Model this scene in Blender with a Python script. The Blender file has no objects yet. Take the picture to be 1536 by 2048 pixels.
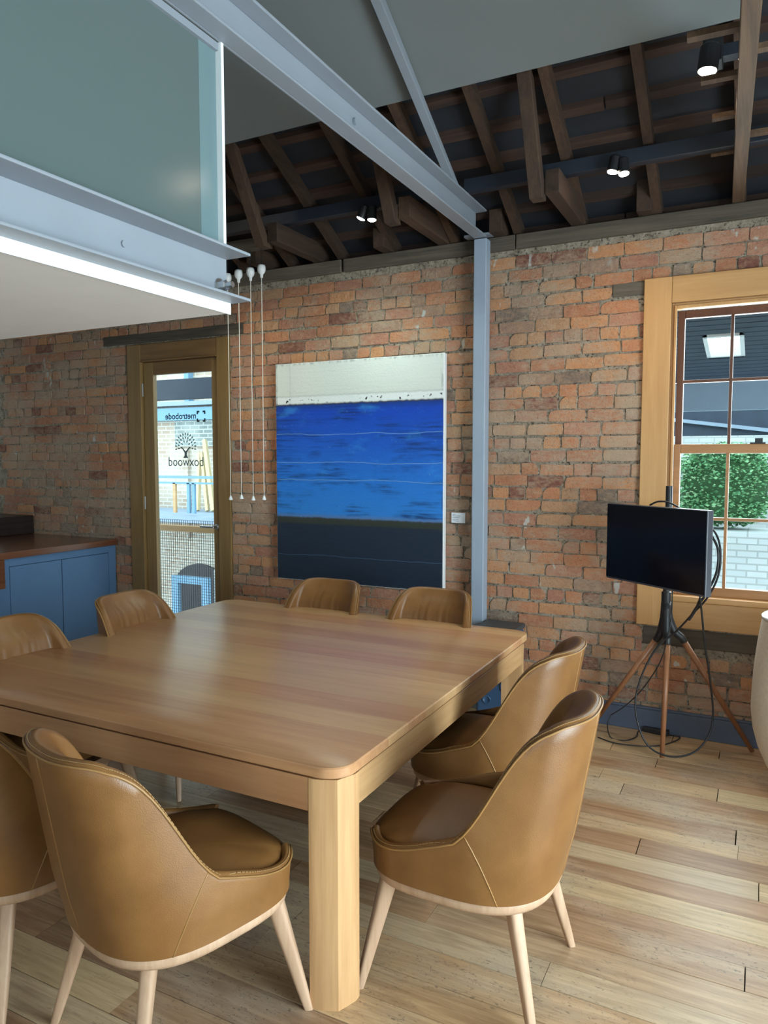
import bpy, bmesh, math, random
from mathutils import Vector, Matrix
random.seed(11)
S = bpy.context.scene
COL = S.collection
R = math.radians

# ------------------------------------------------------------------ camera
CAM = Vector((0, 0, 1.68)); YAW = R(27.1); PITCH = R(4.12); FPX = 1470.0
cd = bpy.data.cameras.new('camera'); cam = bpy.data.objects.new('camera', cd); COL.objects.link(cam)
cam.location = CAM
cam.rotation_euler = (R(90) - PITCH, 0, YAW)
cd.sensor_fit = 'VERTICAL'; cd.sensor_height = 36.0; cd.lens = FPX / 2048 * 36.0
cd.clip_start = 0.05; cd.clip_end = 200
S.camera = cam

# ------------------------------------------------------------------ world, exposure
S.view_settings.view_transform = 'Standard'; S.view_settings.look = 'None'
S.view_settings.gamma = 1; S.view_settings.use_curve_mapping = False
S.view_settings.exposure = 0.68
try:
    S.cycles.use_denoising = True
    S.cycles.sample_clamp_indirect = 6
    S.cycles.max_bounces = 6; S.cycles.diffuse_bounces = 3; S.cycles.glossy_bounces = 3; S.cycles.transmission_bounces = 3; S.cycles.transparent_max_bounces = 8
    S.cycles.caustics_reflective = False; S.cycles.caustics_refractive = False
    S.cycles.adaptive_threshold = 0.05
except Exception: pass
W = bpy.data.worlds.new('overcast_sky'); S.world = W; W.use_nodes = True
bg = W.node_tree.nodes['Background']; bg.inputs[0].default_value = (0.74, 0.90, 1.0, 1); bg.inputs[1].default_value = 2.6

def area(name, loc, direction, sx, sy, power, col):
    l = bpy.data.lights.new(name, 'AREA'); l.shape = 'RECTANGLE'; l.size = sx; l.size_y = sy
    l.energy = power; l.color = col
    o = bpy.data.objects.new(name, l); COL.objects.link(o); o.location = loc
    o.rotation_euler = Vector(direction).to_track_quat('-Z', 'Z').to_euler()
    return o
# daylight entering through the glazed openings of the room (right wall, wall behind the camera, window in the brick wall)
area('daylight_right_doors', (2.43, 1.35, 1.3), (-1, 0, 0), 3.1, 2.3, 275, (0.86, 0.94, 1.0))
area('daylight_rear_window', (0.5, -3.78, 1.75), (0, 1, 0), 3.0, 1.6, 38, (0.88, 0.95, 1.0))
area('daylight_brick_window', (-0.04, 5.06, 1.72), (0, -1, 0), 0.85, 1.7, 30, (0.86, 0.95, 1.0))

# ------------------------------------------------------------------ helpers
def px(x, y, axis, v):
    """world point where the sight line of photo pixel (x, y) meets the plane axis = v"""
    d = Vector(((x - 768) / FPX, (1024 - y) / FPX, -1.0))
    d = cam.rotation_euler.to_matrix() @ d
    return CAM + d * ((v - CAM[axis]) / d[axis])
def to_px(p):
    q = cam.rotation_euler.to_matrix().transposed() @ (Vector(p) - CAM)
    if q.z > -0.05: return None
    return 768 + FPX * q.x / -q.z, 1024 - FPX * q.y / -q.z, -q.z

def tag(o, label=None, cat=None, group=None, kind=None):
    if label: o['label'] = label
    if cat: o['category'] = cat
    if group: o['group'] = group
    if kind: o['kind'] = kind
    return o
def link(name, mesh, mat=None, parent=None, smooth=False):
    o = bpy.data.objects.new(name, mesh); COL.objects.link(o)
    if mat is not None and not mesh.materials: mesh.materials.append(mat)
    if parent is not None: o.parent = parent
    if smooth:
        mesh.polygons.foreach_set('use_smooth', [True] * len(mesh.polygons))
    return o
def empty(name, loc=(0, 0, 0), rz=0.0):
    o = bpy.data.objects.new(name, None); COL.objects.link(o); o.location = loc; o.rotation_euler = (0, 0, rz)
    o.empty_display_size = 0.1
    return o
class MB:
    def __init__(s): s.v = []; s.f = []
    def box(s, x0, x1, y0, y1, z0, z1, M=None):
        b = len(s.v)
        P = [(x0, y0, z0), (x1, y0, z0), (x1, y1, z0), (x0, y1, z0), (x0, y0, z1), (x1, y0, z1), (x1, y1, z1), (x0, y1, z1)]
        if M is not None: P = [tuple(M @ Vector(p)) for p in P]
        s.v += P
        s.f += [(b, b+3, b+2, b+1), (b+4, b+5, b+6, b+7), (b, b+1, b+5, b+4), (b+1, b+2, b+6, b+5), (b+2, b+3, b+7, b+6), (b+3, b, b+4, b+7)]
        return s
    def prism(s, poly, a, b, axis):
        """extrude 2D polygon; axis = extrusion axis (0,1,2)"""
        n = len(poly); base = len(s.v)
        def mk(p, t):
            if axis == 0: return (t, p[0], p[1])
            if axis == 1: return (p[0], t, p[1])
            return (p[0], p[1], t)
        s.v += [mk(p, a) for p in poly] + [mk(p, b) for p in poly]
        s.f += [tuple(base + i for i in range(n))[::-1], tuple(base + n + i for i in range(n))]
        for i in range(n):
            j = (i + 1) % n; s.f.append((base + i, base + j, base + n + j, base + n + i))
        return s
    def tube(s, pts, r, n=8, caps=True):
        pts = [Vector(p) for p in pts]; base = len(s.v); m = len(pts)
        rr = r if isinstance(r, (list, tuple)) else [r] * m
        up = Vector((0, 0, 1)); prev = None
        for i, p in enumerate(pts):
            t = (pts[min(i + 1, m - 1)] - pts[max(i - 1, 0)]).normalized()
            if prev is None:
                a = t.cross(up)
                if a.length < 1e-3: a = t.cross(Vector((1, 0, 0)))
            else:
                a = prev - t * prev.dot(t)
                if a.length < 1e-4: a = t.orthogonal()
            a.normalize(); prev = a; b = t.cross(a)
            for k in range(n):
                an = 2 * math.pi * k / n
                s.v.append(tuple(p + (a * math.cos(an) + b * math.sin(an)) * rr[i]))
        for i in range(m - 1):
            for k in range(n):
                k2 = (k + 1) % n
                s.f.append((base + i*n + k, base + i*n + k2, base + (i+1)*n + k2, base + (i+1)*n + k))
        if caps:
            s.f.append(tuple(base + k for k in range(n))[::-1]); s.f.append(tuple(base + (m-1)*n + k for k in range(n)))
        return s
    def lathe(s, prof, c=(0, 0, 0), n=24, M=None):
        base = len(s.v); m = len(prof)
        for r, z in prof:
            for k in range(n):
                an = 2 * math.pi * k / n
                p = Vector((r * math.cos(an), r * math.sin(an), z))
                if M is not None: p = M @ p
                s.v.append((p.x + c[0], p.y + c[1], p.z + c[2]))
        for i in range(m - 1):
            for k in range(n):
                k2 = (k + 1) % n
                s.f.append((base + i*n + k, base + i*n + k2, base + (i+1)*n + k2, base + (i+1)*n + k))
        s.f.append(tuple(base + k for k in range(n))[::-1]); s.f.append(tuple(base + (m-1)*n + k for k in range(n)))
        return s
    def mesh(s, name):
        m = bpy.data.meshes.new(name); m.from_pydata(s.v, [], s.f)
        bm = bmesh.new(); bm.from_mesh(m); bmesh.ops.recalc_face_normals(bm, faces=bm.faces); bm.to_mesh(m); bm.free()
        m.update(); return m
    def build(s, name, mat, parent=None, smooth=False, bevel=0, seg=2):
        o = link(name, s.mesh(name), mat, parent, smooth)
        if bevel:
            md = o.modifiers.new('bevel', 'BEVEL'); md.width = bevel; md.segments = seg; md.limit_method = 'ANGLE'; md.angle_limit = R(40)
        return o
def autosmooth(o, ang=40):
    """mark edges sharper than ang as sharp and smooth the rest"""
    me = o.data; me.polygons.foreach_set('use_smooth', [True] * len(me.polygons))
    bm = bmesh.new(); bm.from_mesh(me)
    for e in bm.edges:
        if len(e.link_faces) == 2 and e.calc_face_angle(0) > R(ang): e.smooth = False
    bm.to_mesh(me); bm.free(); return o
def spline(pts, n=8):
    P = [Vector(p) for p in pts]; P = [2*P[0]-P[1]] + P + [2*P[-1]-P[-2]]; out = []
    for i in range(1, len(P) - 2):
        for k in range(n):
            t = k / n; a, b, c, d = P[i-1], P[i], P[i+1], P[i+2]
            out.append(0.5 * ((2*b) + (c-a)*t + (2*a-5*b+4*c-d)*t*t + (3*b-a-3*c+d)*t*t*t))
    out.append(P[-2]); return out
def copy_tree(o, parent=None):
    c = o.copy(); COL.objects.link(c); c.parent = parent
    for ch in list(o.children): copy_tree(ch, c)
    return c

# ------------------------------------------------------------------ materials
class NG:
    def __init__(s, name):
        s.m = bpy.data.materials.new(name); s.m.use_nodes = True; s.t = s.m.node_tree; s.b = s.t.nodes['Principled BSDF']
    def n(s, kind, **kw):
        nd = s.t.nodes.new('ShaderNode' + kind)
        for k, v in kw.items(): setattr(nd, k, v)
        return nd
    def l(s, a, b): s.t.links.new(a, b); return s
    def setin(s, nd, i, v):
        if hasattr(v, 'is_output') or isinstance(v, bpy.types.NodeSocket): s.t.links.new(v, nd.inputs[i])
        else: nd.inputs[i].default_value = v
    def math(s, op, a, b=0.0, clamp=False):
        nd = s.n('Math', operation=op, use_clamp=clamp); s.setin(nd, 0, a); s.setin(nd, 1, b); return nd.outputs[0]
    def mix(s, f, a, b, mode='MIX'):
        nd = s.n('Mix', data_type='RGBA', blend_type=mode); s.setin(nd, 0, f)
        s.setin(nd, 6, a if not isinstance(a, tuple) else (*a, 1)); s.setin(nd, 7, b if not isinstance(b, tuple) else (*b, 1)); return nd.outputs[2]
    def noise(s, vec, scale, detail=3, rough=0.55, dist=0.0):
        nd = s.n('TexNoise'); s.setin(nd, 'Vector', vec); nd.inputs['Scale'].default_value = scale
        nd.inputs['Detail'].default_value = detail; nd.inputs['Roughness'].default_value = rough; nd.inputs['Distortion'].default_value = dist
        return nd.outputs[0]
    def mapping(s, vec, scale=(1, 1, 1), loc=(0, 0, 0), rot=(0, 0, 0)):
        nd = s.n('Mapping'); s.setin(nd, 0, vec); nd.inputs['Scale'].default_value = scale
        s.setin(nd, 1, loc); nd.inputs['Rotation'].default_value = rot; return nd.outputs[0]
    def ramp(s, f, stops, interp='LINEAR'):
        nd = s.n('ValToRGB'); s.setin(nd, 0, f); e = nd.color_ramp.elements; nd.color_ramp.interpolation = interp
        while len(e) < len(stops): e.new(0.5)
        for el, (p, c) in zip(e, stops): el.position = p; el.color = (*c, 1) if len(c) == 3 else c
        return nd.outputs[0]
    def sstep(s, v, a, b):
        nd = s.n('MapRange', interpolation_type='SMOOTHSTEP'); s.setin(nd, 0, v); nd.inputs[1].default_value = a; nd.inputs[2].default_value = b
        return nd.outputs[0]
    def bump(s, h, strength=0.3, dist=0.01):
        nd = s.n('Bump'); nd.inputs['Strength'].default_value = strength; nd.inputs['Distance'].default_value = dist
        s.l(h, nd.inputs['Height']); s.l(nd.outputs[0], s.b.inputs['Normal']); return s
    def base(s, c): s.setin(s.b, 'Base Color', c if not isinstance(c, tuple) else (*c, 1)); return s
    def p(s, **kw):
        for k, v in kw.items():
            s.setin(s.b, {'rough': 'Roughness', 'metal': 'Metallic', 'coat': 'Coat Weight', 'coatr': 'Coat Roughness', 'spec': 'Specular IOR Level'}[k], v)
        return s
    def pos(s): return s.n('NewGeometry').outputs['Position']
    def obj(s): return s.n('TexCoord').outputs['Object']
    def gen(s): return s.n('TexCoord').outputs['Generated']
    def rnd(s): return s.n('ObjectInfo').outputs['Random']
def plain(name, col, rough=0.5, metal=0.0, var=0.06, scale=6.0, bump=0.0, bscale=120, spec=0.5):
    g = NG(name); v = g.obj(); nz = g.noise(v, scale, 4)
    lo = tuple(c * (1 - var) for c in col); hi = tuple(min(1, c * (1 + var)) for c in col)
    g.base(g.ramp(nz, [(0.3, lo), (0.7, hi)])).p(rough=rough, metal=metal, spec=spec)
    if bump: g.bump(g.noise(v, bscale, 3), bump, 0.004)
    return g.m
def emit(name, col, strength):
    g = NG(name); g.base((0, 0, 0)); g.b.inputs['Emission Color'].default_value = (*col, 1); g.b.inputs['Emission Strength'].default_value = strength
    try: g.m.cycles.emission_sampling = 'NONE'
    except Exception: pass
    return g.m
def wood(name, lo, hi, axis=0, scale=1.0, rough=0.45, per_obj=0.25, bump=0.08, tints=None, coat=0.0, ring=0.5):
    g = NG(name); r = g.rnd()
    off = g.n('CombineXYZ'); 
    for i in range(3): g.l(g.math('MULTIPLY', r, 17.3 + 9 * i), off.inputs[i])
    sc = [14 * scale] * 3; sc[axis] = 0.9 * scale
    v = g.mapping(g.obj(), tuple(sc), off.outputs[0])
    n1 = g.noise(v, 1.6, 5, 0.6, 0.6)
    sc2 = [90 * scale] * 3; sc2[axis] = 3.0 * scale
    n2 = g.noise(g.mapping(g.obj(), tuple(sc2), off.outputs[0]), 1.2, 3, 0.6)
    f = g.math('ADD', g.math('MULTIPLY', n1, 1 - ring * 0.5), g.math('MULTIPLY', n2, ring * 0.5))
    c = g.ramp(f, [(0.32, lo), (0.68, hi)])
    if tints: c = g.mix(per_obj, c, g.ramp(r, tints, 'CONSTANT'), 'MIX')
    else:
        k = g.math('ADD', g.math('MULTIPLY', r, 2 * per_obj), 1 - per_obj)
        cc = g.n('CombineColor'); [g.l(k, cc.inputs[i]) for i in range(3)]
        c = g.mix(1.0, c, cc.outputs[0], 'MULTIPLY')
    g.base(c).p(rough=rough, coat=coat, coatr=0.25)
    g.bump(n2, bump, 0.003)
    return g.m

M = {}
def brick_material(name):
    g = NG(name); pos = g.pos(); geo = g.n('NewGeometry')
    r = g.math('FRACT', g.math('ADD', g.rnd(), geo.outputs['Random Per Island']))
    c = g.ramp(r, [(0.0, (.22, .085, .065)), (.05, (.46, .19, .105)), (.20, (.54, .225, .118)), (.38, (.50, .235, .155)), (.52, (.58, .27, .132)),
                   (.68, (.43, .19, .13)), (.80, (.49, .275, .16)), (.90, (.36, .22, .16)), (.96, (.22, .165, .135))], 'CONSTANT')
    # face mottling
    m1 = g.noise(g.mapping(pos, (1, 1, 1.6)), 22, 3, 0.65)
    c = g.mix(g.sstep(m1, .35, .75), c, g.mix(.5, c, (.56, .34, .20)))
    m2 = g.noise(pos, 75, 2, 0.7)
    c = g.mix(g.math('MULTIPLY', g.sstep(m2, .54, .70), .42), c, (.15, .08, .06))
    # old mortar wash left on the faces
    w = g.noise(g.mapping(pos, (1, 1, 1.3)), 2.2, 2, 0.6); w2 = g.noise(g.mapping(pos, (1, 1, 2.2)), 30, 4, 0.7)
    wash = g.sstep(g.math('ADD', g.math('MULTIPLY', w, .75), g.math('MULTIPLY', w2, .55)), .58, .80)
    c = g.mix(g.math('MULTIPLY', wash, .72), c, (.45, .35, .26))
    # flecks of old white paint
    f1 = g.noise(g.mapping(pos, (1, 1, .55), (3.1, 0, 5)), 9, 3, .5); f2 = g.noise(pos, 1.3, 2)
    fl = g.math('MULTIPLY', g.sstep(f1, .685, .72), g.sstep(f2, .47, .56))
    c = g.mix(g.math('MULTIPLY', fl, .8), c, (.60, .62, .58))
    g.base(c).p(rough=.92, spec=.25)
    h = g.math('ADD', g.math('MULTIPLY', g.noise(pos, 55, 4, .7), 1.0), g.math('MULTIPLY', g.noise(g.mapping(pos, (1, 1, 2.5)), 140, 2, .7), .5))
    g.bump(h, .9, .011)
    return g.m
M['brick'] = brick_material('old_brick')
g = NG('lime_mortar'); pos = g.pos()
c = g.ramp(g.noise(pos, 14, 5, .7), [(.3, (.22, .175, .13)), (.5, (.42, .345, .265)), (.7, (.54, .46, .37))])
c = g.mix(g.math('MULTIPLY', g.sstep(g.noise(pos, 60, 4, .7), .53, .64), .85), c, (.045, .036, .03))
g.base(c).p(rough=.95, spec=.2); g.bump(g.noise(pos, 45, 6, .75), 1.0, .02); M['mortar'] = g.m

M['leather'] = None
g = NG('tan_leather'); v = g.obj(); r = g.rnd()
n1 = g.noise(v, 5, 4, .6); n2 = g.noise(v, 1.6, 2)
c = g.ramp(g.math('ADD', g.math('MULTIPLY', n1, .6), g.math('MULTIPLY', n2, .4)), [(.3, (.155, .064, .017)), (.55, (.228, .102, .029)), (.75, (.295, .146, .049))])
g.base(c).p(rough=g.math('ADD', .34, g.math('MULTIPLY', n1, .16)), spec=.5)
vo = g.n('TexVoronoi'); vo.inputs['Scale'].default_value = 330; g.l(v, vo.inputs['Vector'])
g.bump(vo.outputs['Distance'], .16, .002); M['leather'] = g.m
M['piping'] = plain('leather_piping', (.30, .155, .05), .4, var=.15)
M['stitch'] = plain('stitch_thread', (.34, .20, .08), .6)
M['beech'] = wood('pale_beech', (.40, .245, .15), (.54, .355, .235), 2, 1.2, .45, .05, .04)
M['oakx'] = wood('table_oak_along_x', (.39, .19, .085), (.62, .345, .165), 0, 1.0, .30, .42, .05, [(0, (.50, .235, .12)), (.2, (.60, .37, .18)), (.4, (.42, .20, .10)), (.6, (.54, .30, .14)), (.8, (.64, .41, .20))], coat=.12)
M['oaky'] = wood('table_oak_along_y', (.40, .215, .09), (.58, .345, .165), 1, 1.0, .4, .08, .05)
M['oakz'] = wood('table_oak_along_z', (.42, .22, .095), (.60, .36, .175), 2, 1.0, .4, .08, .05)
M['pine_trim'] = wood('varnished_pine_upright', (.48, .245, .088), (.60, .335, .138), 2, .8, .42, .05, .04)
M['pine_trimx'] = wood('varnished_pine_crosswise', (.48, .245, .088), (.60, .335, .138), 0, .8, .42, .05, .04)
M['mahogany'] = wood('brown_sash', (.085, .030, .015), (.145, .055, .026), 2, 1, .4, .06, .04)
M['sash_pine'] = wood('amber_sash', (.30, .135, .05), (.42, .205, .08), 0, 1, .42, .05, .04)
M['door_wood'] = wood('door_timber', (.20, .115, .038), (.30, .18, .07), 2, 1, .42, .05, .04)
M['door_woodx'] = wood('door_timber_crosswise', (.17, .085, .03), (.25, .135, .05), 0, 1, .45, .05, .04)
M['old_timber'] = wood('old_dark_timber', (.045, .036, .028), (.15, .118, .086), 0, .9, .85, .25, .4)
M['old_timbery'] = wood('old_roof_timber', (.026, .0125, .007), (.072, .036, .019), 1, .9, .8, .28, .4)
M['old_timberz'] = wood('old_hanger_timber', (.028, .015, .009), (.075, .04, .022), 2, .9, .8, .22, .4)
M['batten'] = wood('roof_batten_timber', (.022, .011, .008), (.06, .028, .017), 0, .9, .85, .35, .35)
M['joist'] = wood('sawn_joist_timber', (.06, .032, .015), (.15, .085, .045), 1, .9, .8, .1, .4)
M['sheeting'] = plain('dark_roof_sheeting', (.012, .014, .020), .7, var=.2)
M['steel_grey'] = plain('pale_grey_steel_paint', (.245, .268, .305), .42, var=.03, spec=.4)
M['steel_dark'] = plain('slate_steel_paint', (.016, .020, .031), .45, var=.08)
M['steel_col'] = plain('blue_grey_column_paint', (.31, .37, .46), .45, var=.03)
M['ceiling'] = plain('grey_ceiling_lining', (.175, .19, .19), .85, var=.03, scale=1.5)
M['plaster'] = plain('white_plaster', (.78, .77, .74), .85, var=.02)
M['soffit'] = plain('white_soffit_paint', (.80, .77, .75), .7, var=.02)
M['skirting'] = plain('slate_blue_skirting_paint', (.075, .095, .145), .45, var=.08)
M['cab_blue'] = plain('blue_cabinet_paint', (.085, .170, .315), .5, var=.04)
M['worktop'] = wood('dark_hardwood_worktop', (.10, .032, .016), (.20, .075, .035), 1, .8, .22, .05, .02, coat=.4)
M['dark_box'] = plain('dark_stained_timber', (.025, .016, .014), .4, var=.2)
M['chrome'] = plain('brushed_metal', (.62, .63, .65), .28, 1.0, .05)
M['black'] = plain('black_plastic', (.012, .012, .014), .45, var=.1)
M['black_gloss'] = plain('black_screen_glass', (.004, .005, .010), .12, var=.05, spec=.35)
M['tv_side'] = plain('grey_black_casing', (.06, .065, .08), .35)
M['tv_leg'] = wood('walnut_stand_leg', (.23, .088, .036), (.34, .145, .065), 2, 1.4, .4, .04, .03)
M['planter'] = plain('speckled_cream_planter', (.72, .63, .52), .7, var=.07, scale=60, bump=.25, bscale=160)
M['white_gloss'] = plain('white_porcelain', (.82, .83, .84), .25, var=.02)
M['cord'] = plain('white_cord', (.78, .76, .70), .6)
M['card'] = plain('white_card', (.80, .83, .88), .6, var=.02)
M['ink'] = plain('grey_print', (.30, .33, .42), .7)
M['decal'] = plain('dark_glass_lettering', (.03, .05, .06), .7)
M['decal_soft'] = plain('grey_glass_lettering', (.13, .17, .18), .7)
M['appliance'] = plain('slate_blue_plastic', (.035, .085, .17), .35, var=.08)
M['appliance_top'] = plain('charcoal_plastic', (.05, .058, .068), .5)
# glass
def glass_mat(name, tint, refl=.07):
    g = NG(name); t = g.n('BsdfTransparent'); t.inputs[0].default_value = (*tint, 1); gl = g.n('BsdfGlossy'); gl.inputs['Roughness'].default_value = .02
    fr = g.n('LayerWeight'); fr.inputs[0].default_value = .35; mx = g.n('MixShader')
    g.l(g.math('MULTIPLY', fr.outputs['Facing'], refl * 3), mx.inputs[0]); g.l(t.outputs[0], mx.inputs[1]); g.l(gl.outputs[0], mx.inputs[2])
    g.l(mx.outputs[0], g.t.nodes['Material Output'].inputs[0]); return g.m
M['glass'] = glass_mat('clear_window_glass', (.93, .98, .98))
def frosted(name, col):
    g = NG(name); d = g.n('BsdfDiffuse'); d.inputs[0].default_value = (*col, 1); t = g.n('BsdfTranslucent'); t.inputs[0].default_value = (*col, 1)
    gl = g.n('BsdfGlossy'); gl.inputs['Roughness'].default_value = .18; m1 = g.n('MixShader'); m1.inputs[0].default_value = .35
    g.l(d.outputs[0], m1.inputs[1]); g.l(t.outputs[0], m1.inputs[2]); m2 = g.n('MixShader'); m2.inputs[0].default_value = .05
    g.l(m1.outputs[0], m2.inputs[1]); g.l(gl.outputs[0], m2.inputs[2]); g.l(m2.outputs[0], g.t.nodes['Material Output'].inputs[0]); return g.m
M['frost'] = frosted('frosted_green_glass', (.155, .20, .195))
M['frost_edge'] = frosted('frosted_glass_margin', (.22, .32, .34))

# floor boards
g = NG('worn_floor_boards'); pos = g.pos(); r = g.rnd(); geo = g.n('NewGeometry')
r = g.math('FRACT', g.math('ADD', r, geo.outputs['Random Per Island']))
off = g.n('CombineXYZ'); [g.l(g.math('MULTIPLY', r, 31 + 7 * i), off.inputs[i]) for i in range(3)]
grain = g.noise(g.mapping(pos, (1.1, 16, 1), off.outputs[0]), 2.2, 4, .65, .8)
fine = g.noise(g.mapping(pos, (4, 110, 1), off.outputs[0]), 1.4, 2, .65)
c0 = g.ramp(r, [(0, (.56, .335, .165)), (.14, (.40, .205, .10)), (.28, (.63, .41, .215)), (.42, (.50, .32, .185)), (.56, (.66, .46, .25)), (.7, (.44, .245, .125)), (.82, (.58, .42, .26)), (.92, (.33, .175, .095))], 'CONSTANT')
c = g.mix(g.sstep(grain, .28, .74), g.mix(.42, c0, (.14, .072, .034)), g.mix(.28, c0, (.70, .52, .32)))
c = g.mix(g.math('MULTIPLY', g.sstep(fine, .52, .75), .28), c, (.14, .085, .045))
wear = g.noise(g.mapping(pos, (.7, 1.2, 1)), 1.5, 4, .6)
c = g.mix(g.math('MULTIPLY', g.sstep(wear, .45, .68), .45), c, (.54, .46, .36))
scr = g.noise(g.mapping(pos, (9, 26, 1), (4, 2, 0), (0, 0, .35)), 3, 4, .75, 1.6)
c = g.mix(g.math('MULTIPLY', g.math('MULTIPLY', g.sstep(scr, .57, .64), g.sstep(wear, .40, .58)), .85), c, (.10, .075, .055))
rg = g.math('ADD', .22, g.math('MULTIPLY', wear, .28))
g.base(c).p(rough=rg, spec=.45); g.bump(g.math('ADD', fine, g.math('MULTIPLY', scr, .8)), .2, .003); M['floor'] = g.m
M['subfloor'] = plain('dark_subfloor', (.03, .022, .017), .9)

# ------------------------------------------------------------------ room shell
WY = 4.72                      # face of the brick wall
XL, XR, YB = -6.7, 2.3, -3.7
SL = 0.5317; Z0 = 3.13
def roof_z(y): return Z0 + (WY - y) * SL
RIDGE = 0.5
DOOR = (-4.905, -3.80, 0.0, 2.66); WIN = (-0.50, 0.42, 0.83, 2.60)

floor = link('floor', MB().box(XL, XR, YB, 5.0, -.12, -.022).mesh('floor'), M['subfloor']); tag(floor, kind='structure')
# boards: nearest visible ones as single boards, the rest of the floor as one piece
y = WY - .01; row = 0; rest = MB(); boards = 0
wdt = [.145, .125, .15, .138, .13, .155, .14, .128]
while y > YB:
    w = wdt[row % 8]; x = XL - random.random() * .8
    while x < XR:
        Ln = random.choice((.62, .85, 1.05, 1.3, 1.6)) * random.uniform(.9, 1.1)
        a, b = max(x, XL), min(x + Ln, XR)
        if b - a > .05:
            vis = (y > .55 and b > -4.3 and a < 1.1)
            zt = random.uniform(-.0012, .0004); GP = random.choice((.0008, .0012, .0028))
            if vis and boards < 295:
                bx_ = MB().box(a + GP, b - GP, y - w + .0015, y - .0012, -.022, zt)
                bx_.build('floor_board', M['floor'], floor); boards += 1
            else: rest.box(a + GP, b - GP, y - w + .0015, y - .0012, -.022, zt)
        x += Ln
    y -= w; row += 1
ro = rest.build('floor_boards_beyond', M['floor'], floor); ro['kind'] = 'stuff'

# brick wall: mortar body with openings
bw = MB(); T0, T1 = WY + .0085, WY + .26
for a in ((XL, DOOR[0], -.1, 3.04), (DOOR[0], DOOR[1], DOOR[3], 3.04), (DOOR[1], WIN[0], -.1, 3.04), (WIN[0], WIN[1], -.1, WIN[2]), (WIN[0], WIN[1], WIN[3], 3.04), (WIN[1], XR, -.1, 3.04)):
    bw.box(a[0], a[1], T0, T1, a[2], a[3])
wall = bw.build('wall_far', M['mortar']); tag(wall, kind='structure')

def brick_shape(L, H, seedv):
    rr = random.Random(seedv); nx, nz = (5, 2) if L > .15 else (3, 2)
    ch = rr.uniform(.0005, .0025); V = []; F = []
    for j in range(nz + 1):
        for i in range(nx + 1):
            u = i / nx; v = j / nz; edge = (i in (0, nx)) or (j in (0, nz)); corner = (i in (0, nx)) and (j in (0, nz))
            x = -L/2 + L*u; z = -H/2 + H*v
            x += rr.uniform(-.003, .003); z += rr.uniform(-.0025, .0025) if edge else 0
            if corner: k = rr.uniform(.0, .004) + (rr.uniform(.006, .016) if rr.random() < .13 else 0); x -= math.copysign(k, x); z -= math.copysign(k * .7, z)
            yy = rr.uniform(-.0022, .0018) + (ch if edge else 0)
            V.append((x, yy, z))
    idx = lambda i, j: j*(nx+1)+i
    for j in range(nz):
        for i in range(nx): F.append((idx(i, j), idx(i+1, j), idx(i+1, j+1), idx(i, j+1)))
    ring = [idx(i, 0) for i in range(nx)] + [idx(nx, j) for j in range(nz)] + [idx(nx-i, nz) for i in range(nx)] + [idx(0, nz-j) for j in range(nz)]
    b = len(V)
    for k in ring: V.append((V[k][0]*1.01, .03, V[k][2]*1.02))
    n = len(ring)
    for k in range(n): F.append((ring[(k+1) % n], ring[k], b+k, b+(k+1) % n))
    return V, F
GA = .083; HB = .0725
stre = []; head = []
for k in range(16):
    m = bpy.data.meshes.new('brick_stretcher'); V, F = brick_shape(.222, HB, 100+k); m.from_pydata(V, [], F); m.materials.append(M['brick']); stre.append((m, V, F))
for k in range(12):
    m = bpy.data.meshes.new('brick_header'); V, F = brick_shape(.105, HB, 300+k); m.from_pydata(V, [], F); m.materials.append(M['brick']); head.append((m, V, F))
def blocked(x0, x1, z0, z1):
    out = [(x0, x1)]
    holes = [(DOOR[0]-.002, DOOR[1]+.002, -1, 2.668), (-5.19, -3.66, 2.665, 2.75), (-.64, .56, .68, 2.74), (-.62, .6, .535, .66), (-.845, -.64, 2.665, 2.748)]
    for h in holes:
        if z1 < h[2] + .02 or z0 > h[3] - .02: continue
        nw = []
        for a, b in out:
            if b <= h[0] or a >= h[1]: nw.append((a, b)); continue
            if a < h[0]: nw.append((a, h[0] - .003))
            if b > h[1]: nw.append((h[1] + .003, b))
        out = nw
    return [(a, b) for a, b in out if b - a > .035]
cand = []
for k in range(37):
    z = .0 + GA * k; hd = (k % 4 == 1); x = -6.7 + (random.random() * .2)
    while x < XR-.25:
        isH = hd if random.random() > .08 else not hd
        L = (.105 if isH else .222) * random.uniform(.95, 1.05); gap = random.uniform(.006, .014)
        for a, b in blocked(x, x + L, z, z + HB):
            zc = z + GA/2 + random.uniform(-.003, .003) + .006*math.sin(a*1.7+k)
            if zc + HB/2 > 3.035: continue
            cand.append((a, b, zc, random.uniform(.93, 1.05)))
        x += L + gap
def hidden(p):
    if p is None: return True
    x, y, d = p
    if not (0 < x < 1536 and 0 < y < 2048): return True
    for r_ in ((553, 890, 707, 1177), (943, 972, 470, 1260), (1214, 1422, 1008, 1198), (1272, 1600, 534, 1270), (0, 445, 0, 660)):
        if r_[0] < x < r_[1] and r_[2] < y < r_[3]: return True
    if x < 460 and y > 1060: return True
    if x < 1048 and y > 1205: return True
    if 1040 < x < 1160 and y > 1270: return True
    return False
sc_ = []
for q in cand:
    p = to_px(((q[0]+q[1])/2, WY, q[2]))
    sc_.append((-1 if hidden(p) else (q[1]-q[0])/p[2]**2, q))
sc_.sort(key=lambda t: -t[0])
restb = MB()
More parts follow.
